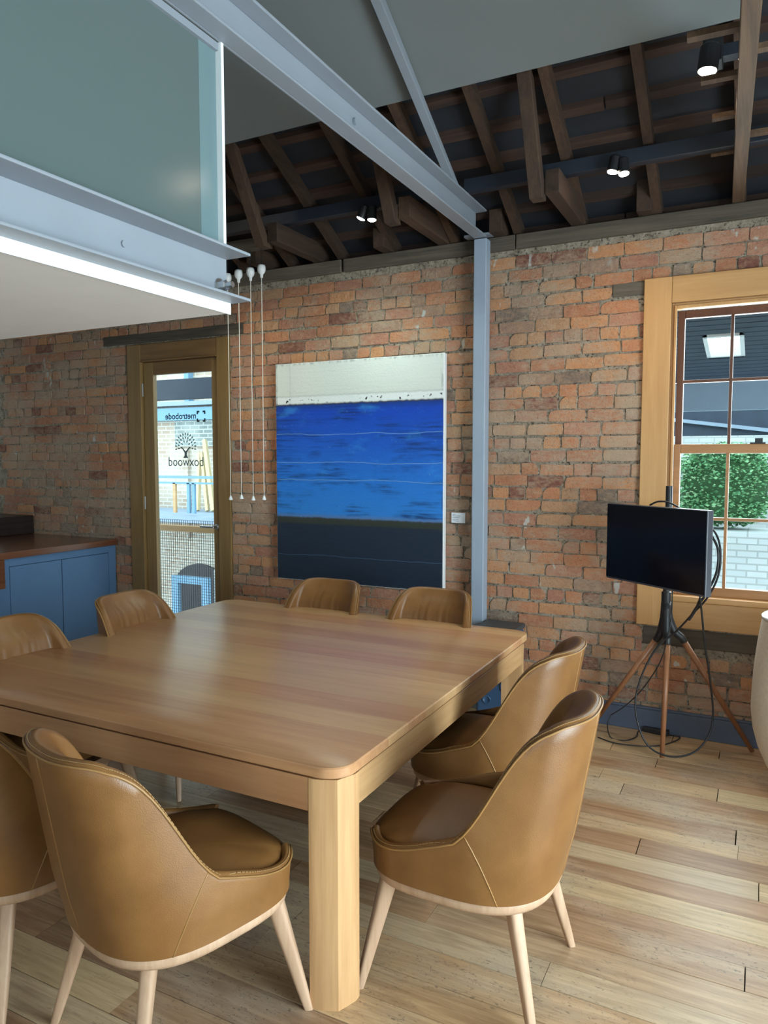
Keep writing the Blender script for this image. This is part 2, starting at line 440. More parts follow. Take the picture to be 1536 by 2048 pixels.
for i, (s_, q) in enumerate(sc_):
    a, b, zc, hs = q; L = b - a; pool = stre if L > .15 else head; m, V, F = random.choice(pool)
    nom = .222 if L > .15 else .105; yo = WY + random.uniform(-.004, .004); fl = random.choice((1, -1))
    if i < 298 and s_ > 0:
        o = bpy.data.objects.new('brick', m); COL.objects.link(o); o.parent = wall
        o.location = ((a+b)/2, yo, zc); o.scale = (L/nom, 1, hs); o.rotation_euler = (0, random.uniform(-.012, .012), 0)
    else:
        base = len(restb.v); restb.v += [((a+b)/2 + v[0]*L/nom, yo + v[1], zc + v[2]*hs) for v in V]; restb.f += [tuple(base+t for t in f) for f in F]
m = bpy.data.meshes.new('bricks_beyond'); m.from_pydata(restb.v, [], restb.f)
ob = link('bricks_beyond', m, M['brick'], wall); ob['kind'] = 'stuff'
# timbers built into the brick wall
segs = [(-6.7, -4.6), (-4.595, -2.76), (-2.74, -1.46), (-1.452, .35), (.355, XR-.02)]
for a, b in segs: MB().box(a, b, WY-.018, WY+.2, 3.032, 3.124).build('wall_plate', M['old_timber'], wall, bevel=.006)
MB().box(-5.19, -3.655, WY-.004, WY+.14, 2.668, 2.748).build('lintel', M['old_timber'], wall, bevel=.006)
MB().box(-.842, -.645, WY-.002, WY+.10, 2.668, 2.745).build('timber_block', M['old_timber'], wall, bevel=.004)
MB().box(-.62, .6, WY+.004, WY+.14, .54, .655).build('timber_sill_plate', M['old_timber'], wall, bevel=.01)
# skirting on the brick wall
bs = MB().box(-3.795, XR, WY-.026, WY+.012, 0, .135).box(-3.795, XR, WY-.020, WY+.012, .135, .15).build('baseboard_far', M['skirting'], bevel=.003); tag(bs, kind='structure')

# remaining walls
gl = lambda: [(YB, -.1), (WY+.25, -.1), (WY+.25, roof_z(WY+.25)+.12), (RIDGE, roof_z(RIDGE)+.12), (YB, roof_z(RIDGE)+.12-(RIDGE-YB)*SL)]
wl = MB().prism(gl(), XL-.15, XL, 0).build('wall_left', M['plaster']); tag(wl, kind='structure')
wr = MB()
wr.box(XR, XR+.15, YB, -.2, -.1, 2.45).box(XR, XR+.15, 2.9, 4.73, -.1, 2.45)
wr.prism([(YB, 2.45), (WY+.25, 2.45), (WY+.25, roof_z(WY+.25)+.12), (RIDGE, roof_z(RIDGE)+.12), (YB, roof_z(RIDGE)+.12-(RIDGE-YB)*SL)], XR, XR+.15, 0)
wr = wr.build('wall_right', M['plaster']); tag(wr, kind='structure')
wb = MB().box(XL, -1.0, YB-.15, YB, -.1, 3.4).box(2.0, XR, YB-.15, YB, -.1, 3.4).box(-1.0, 2.0, YB-.15, YB, -.1, .95).box(-1.0, 2.0, YB-.15, YB, 2.55, 3.4).build('wall_near', M['plaster']); tag(wb, kind='structure')
for nm, bxs, pane in (('door_2', [(XR+.03, XR+.1, y0, y0+.08, 0, 2.45) for y0 in (-.2, .55, 1.31, 2.07, 2.82)] + [(XR+.03, XR+.1, -.2, 2.9, 0, .12), (XR+.03, XR+.1, -.2, 2.9, 2.35, 2.45)], (XR+.06, XR+.066, -.15, 2.85, .1, 2.38)),
                      ('window_2', [(x0, x0+.06, YB-.1, YB-.04, .95, 2.55) for x0 in (-1.0, 0.0, .97, 1.94)] + [(-1.0, 2.0, YB-.1, YB-.04, .95, 1.03), (-1.0, 2.0, YB-.1, YB-.04, 2.48, 2.55)], (-.98, 1.98, YB-.08, YB-.074, 1.0, 2.5))):
    fr = MB()
    for b_ in bxs: fr.box(*b_)
    fo = fr.build(nm, M['steel_grey']); tag(fo, kind='structure')
    MB().box(*pane).build('pane', M['glass'], fo)

# ------------------------------------------------------------------ roof and ceiling
def slope_box(x0, x1, y0, y1, d0, d1):
    """box lying along the roof slope: d0..d1 = height above the rafter-underside plane"""
    V = []
    for y_, d in ((y0, d0), (y1, d0), (y1, d1), (y0, d1)): V.append((y_, roof_z(y_) + d))
    return MB().prism(V, x0, x1, 0)
ceil = MB()
ce = 3.752
ceil.prism([(ce, roof_z(ce)-.001), (RIDGE, roof_z(RIDGE)-.001), (RIDGE, roof_z(RIDGE)-.016), (ce, roof_z(ce)-.016)], XL, -.10, 0)
zb = roof_z(RIDGE) - (RIDGE-YB)*SL
ceil.prism([(RIDGE, roof_z(RIDGE)-.001), (YB, zb-.001), (YB, zb-.016), (RIDGE, roof_z(RIDGE)-.016)], XL, XR, 0)
ceil = ceil.build('ceiling', M['ceiling']); tag(ceil, kind='structure')
sh = slope_box(XL-.1, XR+.1, RIDGE, WY+.55, .115, .125)
sh.prism([(RIDGE, roof_z(RIDGE)+.115), (YB-.2, roof_z(RIDGE)+.115-(RIDGE-YB+.2)*SL), (YB-.2, roof_z(RIDGE)+.125-(RIDGE-YB+.2)*SL), (RIDGE, roof_z(RIDGE)+.125)], XL-.1, XR+.1, 0)
sh.box(XL, XR, WY+.22, WY+.26, 3.0, 3.12)
sh.build('roof_sheeting', M['sheeting'], ceil)
for x0 in [-.19 - .432*k for k in range(-3, 14)]:
    jit = random.uniform(-.02, .02)
    slope_box(x0+jit, x0+jit+.052, 2.6 if x0 > -.15 else 3.3, WY+.3, .0, .085).build('rafter', M['old_timbery'], ceil)
yb = WY + .1; k = 0
while yb > 2.3:
    xs = [(XL, -3.9), (-3.89, -1.95), (-1.94, XR)] if k % 2 else [(XL, -2.8), (-2.79, -.8), (-.79, XR)]
    for a, b in xs: slope_box(a, b, yb, yb+.045+random.uniform(-.006, .006), .085, .115).build('roof_batten', M['batten'], ceil)
    yb -= .19 + random.uniform(-.012, .012); k += 1
# sawn-off ceiling joists with hangers up to the rafters
for x0, y0, hz in ((-1.10, 4.075, 1), (-1.995, 4.085, 1), (-2.99, 4.13, 1)):
    MB().box(x0, x0+.078, y0, WY+.1, 3.126, 3.252).build('cut_joist', M['old_timbery'], ceil, bevel=.004)
    MB().prism([(y0-.03, 3.10), (y0+.05, 3.10), (3.845, roof_z(3.845)+.04), (3.765, roof_z(3.765)+.04)], x0-.078, x0-.003, 0).build('hanger', M['old_timberz'], ceil, bevel=.004)
for x0, y0, z1 in ((-1.60, 4.60, 3.27), (-.70, 4.61, 3.31), (-2.42, 4.56, 3.26), (-3.45, 4.5, 3.24)):
    MB().box(x0, x0+.085, y0, WY+.1, 3.126, z1).build('cut_joist', M['old_timbery'], ceil, bevel=.004)
# whole joist at the right with lath stubs on its back
a = Vector((-.166, WY+.05, 3.126)); b = Vector((.02, .6, 3.16))
dj = (b-a); ang = math.atan2(dj.x, -dj.y)
Mj = Matrix.Translation(a) @ Matrix.Rotation(ang, 4, 'Z')
MB().box(-.031, .031, -dj.length, 0, 0, .14, Mj).build('whole_joist', M['joist'], ceil, bevel=.004)
for i, yy in enumerate((.42, .86, 1.25, 1.62, 1.95, 2.3)):
    if yy < 2.4:
        l0 = (.14, .13, .17, .21, .18, .2)[i]
        MB().box(-l0, .02, -yy-.04, -yy, .14, .162, Mj).build('lath_stub', M['joist'], ceil)
        if i % 2 == 0: MB().box(.035, 1.4, -yy-.22, -yy-.18, .14, .162, Mj).build('lath', M['joist'], ceil)

# ------------------------------------------------------------------ steelwork
def channel(x0, x1, y0, y1, z0, z1, t=.010, top_y1=None):
    """C section along Y, web at x0, flanges towards x1"""
    m = MB(); m.box(x0, x0+t, y0, y1, z0, z1); m.box(x0+t, x1, y0, y1, z0, z0+t); m.box(x0+t, x1, y0, top_y1 or y1, z1-t, z1); return m
pb = empty('steel_roof_beam', (-1.66, 4.6, 3.10)); tag(pb, 'long pale grey steel channel beam running over the table to the wall column', 'steel beam')
def child(mb, name, mat, parent, **kw):
    o = mb.build(name, mat, parent, **kw); o.matrix_parent_inverse = Matrix.Translation(-parent.location) if parent.type == 'EMPTY' and parent.rotation_euler.z == 0 else parent.matrix_world.inverted()
    return o
child(channel(-1.70, -1.615, -3.4, 4.60, 3.102, 3.272, .012), 'channel', M['steel_grey'], pb, bevel=.003)
for yy in (1.86, 3.0): child(MB().lathe([(.0, 0), (.016, 0), (.016, .012), (0, .012)], (0, 0, 0), 6, Matrix.Translation((-1.686, yy, 3.20)) @ Matrix.Rotation(R(90), 4, 'Y')), 'bolt', M['steel_grey'], pb)
child(MB().box(-1.78, -1.60, 4.63, 4.70, 3.126, 3.140), 'bearing_plate', M['steel_grey'], pb)
colm = MB().box(-1.703, -1.617, 4.605, 4.69, 0, 3.10).build('steel_column', M['steel_col'], bevel=.006); tag(colm, 'slim blue-grey square steel column standing against the brick wall', 'column')
sr = MB().prism([(4.23, 3.285), (4.30, 3.285), (RIDGE, roof_z(RIDGE)+.05), (RIDGE, roof_z(RIDGE)-.06)], -1.715, -1.665, 0).build('steel_rafter', M['steel_grey'], bevel=.003)
tag(sr, 'pale grey steel rafter sloping up from the beam under the grey ceiling', 'steel beam')
for nm, a, b, lab in (('steel_tie_beam', -1.64, XR-.02, 'dark slate steel beam crossing the rafters right of the column'), ('steel_tie_beam', -6.6, -1.722, 'dark slate steel beam crossing the rafters above the blue painting')):
    o = MB().box(a, b, 4.255, 4.263, 3.275, 3.352).box(a, b, 4.263, 4.315, 3.275, 3.283).box(a, b, 4.263, 4.29, 3.344, 3.352).build(nm, M['steel_dark'], bevel=.002); tag(o, lab, 'steel beam', 'slate tie beams')

# mezzanine at the left
mz = empty('mezzanine_floor', (-3.6, 1.0, 2.2)); tag(mz, 'white underside of the mezzanine floor above the left of the table', 'mezzanine')
child(MB().box(XL, -1.672, -3.4, 2.082, 2.188, 2.24), 'soffit', M['soffit'], mz)
child(MB().box(-1.676, -1.668, -3.4, 2.084, 2.184, 2.222), 'edge_strip', M['white_gloss'], mz)
child(MB().box(XL, -1.71, -3.4, 2.06, 2.24, 2.37), 'floor_deck', M['soffit'], mz)
mbm = empty('mezzanine_beam', (-1.66, 2.09, 2.3)); tag(mbm, 'pale grey steel channel along the mezzanine edge below the frosted glass', 'steel beam')
child(channel(-1.70, -1.585, -3.4, 2.092, 2.222, 2.385, .010), 'channel', M['steel_grey'], mbm, bevel=.003)
MX = lambda x, y, z: Matrix.Translation((x, y, z)) @ Matrix.Rotation(R(90), 4, 'Y')
child(MB().lathe([(.0, 0), (.026, 0), (.026, .004), (0, .004)], (0, 0, 0), 20, MX(-1.69, 2.05, 2.277)), 'washer', M['chrome'], mbm)
child(MB().lathe([(.0, 0), (.019, 0), (.019, .026), (.014, .03), (.011, .03), (.011, .055), (0, .055)], (0, 0, 0), 6, MX(-1.686, 2.05, 2.277)), 'anchor_bolt', M['chrome'], mbm)
child(MB().lathe([(.0, 0), (.010, 0), (.010, .006), (0, .006)], (0, 0, 0), 12, MX(-1.69, 1.62, 2.31)), 'plug', M['steel_grey'], mbm)
gp = empty('glass_balustrade', (-1.7, 2.09, 2.39)); tag(gp, 'tall frosted grey-green glass screen with white end post above the mezzanine beam', 'glass screen')
child(MB().box(-1.722, -1.714, -3.3, 1.99, 2.385, 3.10), 'frosted_pane', M['frost'], gp)
child(MB().box(-1.722, -1.714, 1.991, 2.078, 2.385, 3.10), 'pane_margin', M['frost_edge'], gp)
child(MB().box(-1.724, -1.690, 2.078, 2.092, 2.385, 3.102), 'end_post', M['white_gloss'], gp)
child(MB().box(-1.735, -1.701, -3.3, 2.078, 3.075, 3.10), 'top_rail', M['steel_grey'], gp)

# ------------------------------------------------------------------ glazed door
D0 = WY - .012
d1 = MB().box(DOOR[0], -4.752, D0, D0+.16, 0, 2.655).box(-3.925, DOOR[1], D0, D0+.16, 0, 2.655)
d1 = d1.build('door_1', M['door_wood'], bevel=.004); tag(d1, kind='structure')
MB().box(-4.752, -3.925, D0+.004, D0+.16, 2.52, 2.655).build('frame_head', M['door_woodx'], d1, bevel=.004)
MB().box(-4.752, -3.925, D0-.004, D0+.16, 2.505, 2.52).build('frame_bead', M['door_woodx'], d1, bevel=.003)
L0 = D0 + .028
for a, b in ((-4.748, -4.635), (-4.0, -3.93)): MB().box(a, b, L0, L0+.045, .01, 2.502).build('stile', M['door_wood'], d1, bevel=.004)
MB().box(-4.635, -4.0, L0, L0+.045, 2.395, 2.502).build('rail', M['door_woodx'], d1, bevel=.004)
MB().box(-4.635, -4.0, L0, L0+.045, .01, .21).build('rail', M['door_woodx'], d1, bevel=.004)
GY = L0 + .022
pane = MB().box(-4.635, -4.0, GY, GY+.006, .21, 2.395).build('pane', M['glass'], d1)
for zz in (2.27, 1.30, .35): MB().tube([(-4.752, L0-.006, zz-.055), (-4.752, L0-.006, zz+.055)], .008, 8).build('hinge', M['chrome'], d1)
hd_ = MB().lathe([(0, 0), (.024, 0), (.024, .008), (.011, .012), (.011, .05), (0, .05)], (0, 0, 0), 16, Matrix.Translation((-3.965, L0, 1.125)) @ Matrix.Rotation(R(90), 4, 'X'))
hd_.tube([(-3.965, L0-.045, 1.125), (-4.02, L0-.05, 1.125), (-4.10, L0-.048, 1.125)], .009, 8)
hd_ = hd_.build('handle', M['chrome'], d1); autosmooth(hd_)
# lettering on the outside of the glass, read from the courtyard
def text_mesh(body, size, depth=.001, bold=0.0):
    cu = bpy.data.curves.new('lettering', 'FONT'); cu.body = body; cu.size = size; cu.align_x = 'CENTER'; cu.extrude = depth; cu.offset = bold; cu.resolution_u = 3
    o = bpy.data.objects.new('lettering_tmp', cu); COL.objects.link(o)
    me = bpy.data.meshes.new_from_object(o); bpy.data.objects.remove(o); bpy.data.curves.remove(cu); return me
def put_text(body, x0, x1, zbase, height_scale, mat, parent, bold=0.0):
    me = text_mesh(body, 1.0, .001, bold); xs = [v.co.x for v in me.vertices]; w = max(xs) - min(xs); mid = (max(xs)+min(xs))/2; s = (x1-x0)/w
    for v in me.vertices: v.co = (-(v.co.x-mid)*s + (x0+x1)/2, GY-.002 + v.co.z*.3, zbase + v.co.y*s*height_scale)
    me.flip_normals(); return link('lettering', me, mat, parent)
P = lambda x, y: px(x, y, 1, GY)
a = P(331, 838); b = P(392, 838); put_text('metrobode', a.x, b.x, (a.z+b.z)/2, 1.0, M['decal'], pane, .018)
a = P(338, 932); b = P(407, 932); put_text('boxwood', a.x, b.x, (a.z+b.z)/2, 1.1, M['decal_soft'], pane)
a = P(394, 842); b = P(411, 823); cx_, cz_ = (a.x+b.x)/2, (a.z+b.z)/2; hw = abs(b.x-a.x)/2; br = MB()
for sx in (-1, 1):
    for sz in (-1, 1):
        X0, Z_0 = cx_+sx*hw, cz_+sz*hw
        br.box(min(X0, X0-sx*hw*.62), max(X0, X0-sx*hw*.62), GY-.003, GY-.001, min(Z_0, Z_0-sz*.014), max(Z_0, Z_0-sz*.014))
        br.box(min(X0, X0-sx*.014), max(X0, X0-sx*.014), GY-.003, GY-.001, min(Z_0-sz*.014, Z_0-sz*hw*.62), max(Z_0-sz*.014, Z_0-sz*hw*.62))
br.build('bracket_emblem', M['decal'], pane)
tr = MB(); a = P(372, 916); b = P(372, 898); tx = a.x; zb_, zt_ = a.z, b.z; hgt = zt_ - zb_
tr.prism([(tx-.028, zb_), (tx+.028, zb_), (tx+.012, zb_+.02), (tx+.012, zt_-.03), (tx+.045, zt_+.01), (tx+.035, zt_+.012), (tx, zt_-.02), (tx-.035, zt_+.012), (tx-.045, zt_+.01), (tx-.012, zt_-.03), (tx-.012, zb_+.02)], GY-.003, GY-.001, 1)
for rr_, n_ in ((.045, 6), (.075, 11), (.105, 15)):
    for k in range(n_):
        an = R(-12 + 204 * k / (n_-1)); ccx, ccz = tx + rr_*math.cos(an), zt_ + .02 + rr_*math.sin(an)
        u, w_ = Vector((math.cos(an), math.sin(an))), Vector((-math.sin(an), math.cos(an)))
        q = [(ccx+u.x*.015, ccz+u.y*.015), (ccx+w_.x*.0065, ccz+w_.y*.0065), (ccx-u.x*.013, ccz-u.y*.013), (ccx-w_.x*.0065, ccz-w_.y*.0065)]
        tr.prism(q, GY-.003, GY-.001, 1)
tr.build('tree_emblem', M['decal_soft'], pane)

# ------------------------------------------------------------------ sash window
CY = WY - .024
w1 = MB().box(-.655, -.50, CY, WY+.01, .665, 2.752).build('window_1', M['pine_trim'], bevel=.004); tag(w1, kind='structure')
MB().box(.42, .575, CY, WY+.01, .665, 2.752).build('casing', M['pine_trim'], w1, bevel=.004)
MB().box(-.499, .419, CY+.001, WY+.01, 2.60, 2.752).build('casing_head', M['pine_trimx'], w1, bevel=.004)
MB().box(-.499, .419, CY+.001, WY+.01, .665, .825).build('apron', M['pine_trimx'], w1, bevel=.004)
MB().box(-.499, .419, CY-.012, WY+.16, .826, .862).build('sill', M['pine_trimx'], w1, bevel=.006)
jm = MB().box(-.50, -.485, WY+.01, WY+.16, .83, 2.60).box(.405, .42, WY+.01, WY+.16, .83, 2.60).box(-.485, .405, WY+.01, WY+.16, 2.585, 2.60)
jm.box(-.484, -.470, WY-.005, WY+.02, .862, 2.585).box(.391, .405, WY-.005, WY+.02, .862, 2.585).box(-.470, .391, WY-.005, WY+.02, 2.565, 2.585)
jm.build('jamb_lining', M['pine_trim'], w1, bevel=.003)
def sash(name, y0, z0, z1, top, bot, mat, mid, hm):
    st = MB().box(-.470, -.432, y0, y0+.04, z0, z1).box(.353, .391, y0, y0+.04, z0, z1).box(-.432, .353, y0, y0+.04, z1-top, z1).box(-.432, .353, y0, y0+.04, z0, z0+bot)
    st = st.build(name, mat, w1, bevel=.004)
    vs = (-.1735, .0895)
    for vx in vs: MB().box(vx-.009, vx+.009, y0+.004, y0+.036, z0+bot, z1-top).build('glazing_bar', mat, st, bevel=.003)
    MB().box(-.432, .353, y0+.005, y0+.035, hm-.009, hm+.009).build('glazing_bar', mat, st, bevel=.003)
    ex = [-.432, *vs, .353]; ez = [z0+bot, hm, z1-top]
    for i in range(3):
        for j in range(2):
            MB().box(ex[i]+(.009 if i else 0), ex[i+1]-(.009 if i < 2 else 0), y0+.018, y0+.022, ez[j]+(.009 if j else 0), ez[j+1]-(.009 if j == 0 else 0)).build('pane', M['glass'], st)
    return st
sash('upper_sash', WY+.085, 1.715, 2.565, .045, .045, M['mahogany'], 0, 2.145)
ls = sash('lower_sash', WY+.03, .862, 1.768, .055, .055, M['sash_pine'], 0, 1.325)
MB().box(-.06, .02, WY+.025, WY+.07, 1.768, 1.776).box(-.035, .005, WY+.03, WY+.06, 1.776, 1.80).build('sash_lock', M['black'], w1)

# ------------------------------------------------------------------ table
tb = empty('dining_table', (-2.10, 2.79, 0)); tag(tb, 'large square blond timber dining table with rounded corners and chunky legs', 'table')
TX0, TX1, TY0, TY1, TZ = -3.065, -1.058, 1.795, 3.775, .77
RC = .085
def span(yv):
    e = 0.0
    for edge, s in ((TY0, 1), (TY1, -1)):
        d = (yv - edge) * s
        if d < RC: e = RC - math.sqrt(max(0, RC*RC - (RC-d)**2))
    return TX0 + e, TX1 - e
nb = 13; ys = [TY0 + (TY1-TY0)*k/nb for k in range(nb+1)]
for k in range(nb):
    y0, y1 = ys[k], ys[k+1]; n = 9 if k in (0, nb-1) else 1
    if k == 0: yy = [TY0 + RC*(1-math.cos(R(t))) for t in range(0, 91, 9)] + [y1]
    elif k == nb-1: yy = [y0] + [TY1 - RC*(1-math.cos(R(t))) for t in range(90, -1, -9)]
    else: yy = [y0, y1]
    poly = [(span(v)[0], v) for v in yy][::-1] + [(span(v)[1], v) for v in yy]
    zs = [(TZ-.036, .004), (TZ-.032, 0), (TZ-.006, 0), (TZ-.0015, .003), (TZ, .007)]
    mb = MB(); cx_, cy_ = (TX0+TX1)/2, (TY0+TY1)/2
    npt = len(poly)
    for z, ins in zs:
        for (a, b) in poly:
            fx = a - math.copysign(ins, a-cx_)
            fy = b
            if abs(b-TY0) < .086: fy = b + ins * (1 - (b-TY0)/.086)
            if abs(b-TY1) < .086: fy = b - ins * (1 - (TY1-b)/.086)
            mb.v.append((fx, fy, z))
    for i in range(len(zs)-1):
        for j in range(npt):
            j2 = (j+1) % npt; mb.f.append((i*npt+j, i*npt+j2, (i+1)*npt+j2, (i+1)*npt+j))
    mb.f.append(tuple(range(npt))[::-1]); mb.f.append(tuple((len(zs)-1)*npt+j for j in range(npt)))
    autosmooth(child(mb, 'tabletop_board', M['oakx'], tb), 32)
LG = .112
for sx in (0, 1):
    for sy in (0, 1):
        x0 = TX0+.008 if sx == 0 else TX1-.008; y0 = TY0+.008 if sy == 0 else TY1-.008
        dx = 1 if sx == 0 else -1; dy = 1 if sy == 0 else -1; r_ = .088
        pts = [(x0+dx*LG, y0)]
        pts += [(x0 + dx*(r_ - r_*math.sin(R(t))), y0 + dy*(r_ - r_*math.cos(R(t)))) for t in (0, 45, 90)]
        pts += [(x0, y0+dy*LG), (x0+dx*LG, y0+dy*LG)]
        o = child(MB().prism(pts, 0, TZ-.044, 2), 'leg', M['oakz'], tb); autosmooth(o, 30)
az0, az1 = TZ-.148, TZ-.044
for (a, m_) in (((TX0+.122, TX1-.122, TY0+.009, TY0+.034, az0, az1), 'oakx'), ((TX0+.122, TX1-.122, TY1-.034, TY1-.009, az0, az1), 'oakx'), ((TX0+.009, TX0+.034, TY0+.122, TY1-.122, az0, az1), 'oaky'), ((TX1-.034, TX1-.009, TY0+.122, TY1-.122, az0, az1), 'oaky')):
    child(MB().box(*a), 'apron', M[m_], tb, bevel=.002)
child(MB().box(TX0+.05, TX1-.05, TY0+.05, TY1-.05, TZ-.046, TZ-.036), 'sub_frame', M['dark_box'], tb)

# ------------------------------------------------------------------ chairs (local: front = +Y)
A_, BB, BF, NE = .29, .30, .312, 2.6
def lerp_tab(tab, x):
    for (x0, y0), (x1, y1) in zip(tab, tab[1:]):
        if x <= x1:
            t = (x-x0)/(x1-x0); t = max(0, min(1, t)); return y0 + (y1-y0)*t
    return tab[-1][1]
RAW = [(0, .930), (25, .933), (40, .929), (49, .917), (56, .898), (62, .866), (67, .818), (72, .752), (76, .692), (80, .635), (86, .572), (92, .531), (100, .506), (112, .490), (126, .484), (140, .488), (151, .496)]
def ztop(ph):
    ph = abs(ph); return sum(lerp_tab(RAW, max(0, ph+d)) for d in (-4, -2, 0, 2, 4))/5
def outl(ph, inset=0.0):
    s, c = math.sin(R(ph)), math.cos(R(ph)); a = A_-inset; b = (BB if c > 0 else BF)-inset; e = 2/(NE if c > 0 else 3.5)
    return (math.copysign(a*abs(s)**e, s), -math.copysign(b*abs(c)**e, c))
def shell_pt(ph, z, inset=0.0):
    x, y = outl(ph, inset); t = max(0, min(1, (z-.385)/.17)); t = t*t*(3-2*t); k = .965+.035*t
    c = math.cos(R(ph)); w = max(0, min(1, (c+.25)/.9)); lean = max(0, (z-.39)/.54)
    return Vector((x*k*(1-.12*max(0, (z-.46)/.45)), y*k - .092*lean*w, z))
def tri_n(ph, z):
    a = shell_pt(ph+1, z); b = shell_pt(ph-1, z); t = (a-b); n = Vector((t.y, -t.x, 0)); n.normalize()
    p = shell_pt(ph, z)
    if n.dot(Vector((p.x, p.y+.0, 0))) < 0: n = -n
    return n
PH = 150; NC = 96; NR = 14
phs = [-PH + 2*PH*i/NC for i in range(NC+1)]
mb = MB(); rows = []
zb0 = .386
for j in range(NR+1):
    v = j/NR; rows.append([shell_pt(ph, zb0 + (ztop(ph)-.008-zb0)*v) for ph in phs])
def thick(ph, z):
    t = max(0, min(1, (z-.46)/.16)); return .026 + .022*t - .010*max(0, min(1, (z-.7)/.25))
for k, (f_, dz) in enumerate(((.12, .002), (.32, .008), (.55, .010), (.78, .007), (.94, .0))):
    r_ = []
    for ph in phs:
        zt = ztop(ph); r_.append(shell_pt(ph, zt) - tri_n(ph, zt)*thick(ph, zt)*f_ + Vector((0, 0, dz-.004)))
    rows.append(r_)
for j in range(NR, -1, -1):
    v = j/NR; r_ = []
    for ph in phs:
        z = max(zb0, zb0 + (ztop(ph)-.012-zb0)*v)
        p = shell_pt(ph, z) - tri_n(ph, z)*thick(ph, z)
        if abs(ph) < 75:                      # upholstered fill: the inner back is nearly flat between the wings
            bl = min(1, max(0, (ztop(ph)-.012-z)/.10)); bl = bl*bl*(3-2*bl)
            yt = shell_pt(0, z).y + .118 + .55*p.x*p.x
            p.y += max(0, yt-p.y)*bl
        if abs(ph) < 40 and .5 < z < .91:     # soft gathers in the middle of the inner back
            amp = .0075*math.exp(-(ph/19)**2)*math.exp(-((z-.74)/.13)**2); p.y += amp*math.sin(ph*.72+z*6)
        r_.append(p)
    rows.append(r_)
NPX = NC+1
for r_ in rows: mb.v += [tuple(p) for p in r_]
for i in range(len(rows)-1):
    for k in range(NC): mb.f.append((i*NPX+k, i*NPX+k+1, (i+1)*NPX+k+1, (i+1)*NPX+k))
nr = len(rows)
for k in (0, NC): mb.f.append(tuple(i*NPX+k for i in range(nr)))
SHELL = mb.mesh('shell')
# piping, seams
mb = MB()
mb.tube([shell_pt(ph, ztop(ph)-.006) + tri_n(ph, ztop(ph)-.006)*.001 for ph in phs], .0034, 6)
PIP = mb.mesh('piping')
def seam(p0, p1, z0, z1f, n=16):
    pts = []
    for i in range(n+1):
        t = i/n; ph = p0+(p1-p0)*t; z = z0 + (ztop(p1)-.008-z0)*t if z1f is None else z0+(z1f-z0)*t
        pts.append(shell_pt(ph, z) + tri_n(ph, z)*-.0006)
    return pts
SEAM = []
for a_, b_ in ((0, 0), (62, 84), (-62, -84)):
    mb = MB(); mb.tube(seam(a_, b_, zb0, None), .0023, 6); SEAM.append(mb.mesh('seam'))
# stitch row on the rim
mb = MB()
for i in range(0, NC*3):
    ph = -PH + 2*PH*(i+.5)/(NC*3)
    if abs(ph) > 146: continue
    zt = ztop(ph); p = shell_pt(ph, zt) - tri_n(ph, zt)*thick(ph, zt)*.22 + Vector((0, 0, .0035)); q = shell_pt(ph+.8, ztop(ph+.8)) - tri_n(ph+.8, zt)*thick(ph, zt)*.22 + Vector((0, 0, .0035))
    mb.tube([p, q], .0014, 4)
STI = mb.mesh('stitching')
# seat cushion
mb = MB(); NS = 64; ringdef = [(0, .0), (.25, .002), (.5, .008), (.7, .017), (.84, .026), (.93, .036), (.98, .05), (1.0, .068), (1.0, .09), (.985, .112)]
for r_, dz in ringdef[1:]:
    for k in range(NS):
        ph = -180 + 360*k/NS; f_ = max(0, min(1, (abs(ph)-138)/12)); ins = .022*(1-f_) + .000*f_
        if f_ == 0: dz2 = dz*.9
        else: dz2 = dz
        x, y = outl(ph, ins); z = .528 - dz2; kk = .985 if z > .45 else .985-.03*((.45-z)/.06)
        mb.v.append((x*r_*kk, y*r_*kk, z))
mb.v.append((0, 0, .528)); ctr = len(mb.v)-1
nrg = len(ringdef)-1
for k in range(NS): mb.f.append((ctr, k, (k+1) % NS))
for i in range(nrg-1):
    for k in range(NS):
        k2 = (k+1) % NS; mb.f.append((i*NS+k, (i+1)*NS+k, (i+1)*NS+k2, i*NS+k2))
mb.f.append(tuple((nrg-1)*NS+k for k in range(NS)))
SEAT = mb.mesh('seat_cushion')
mb = MB(); fr_pts = []
for ph in [148+ 64*i/20 for i in range(21)]:
    x, y = outl(ph if ph <= 180 else ph-360, .003); fr_pts.append((x*.987, y*.987+.001, .468))
mb.tube(fr_pts, .003, 6); SPIP = mb.mesh('cushion_piping')
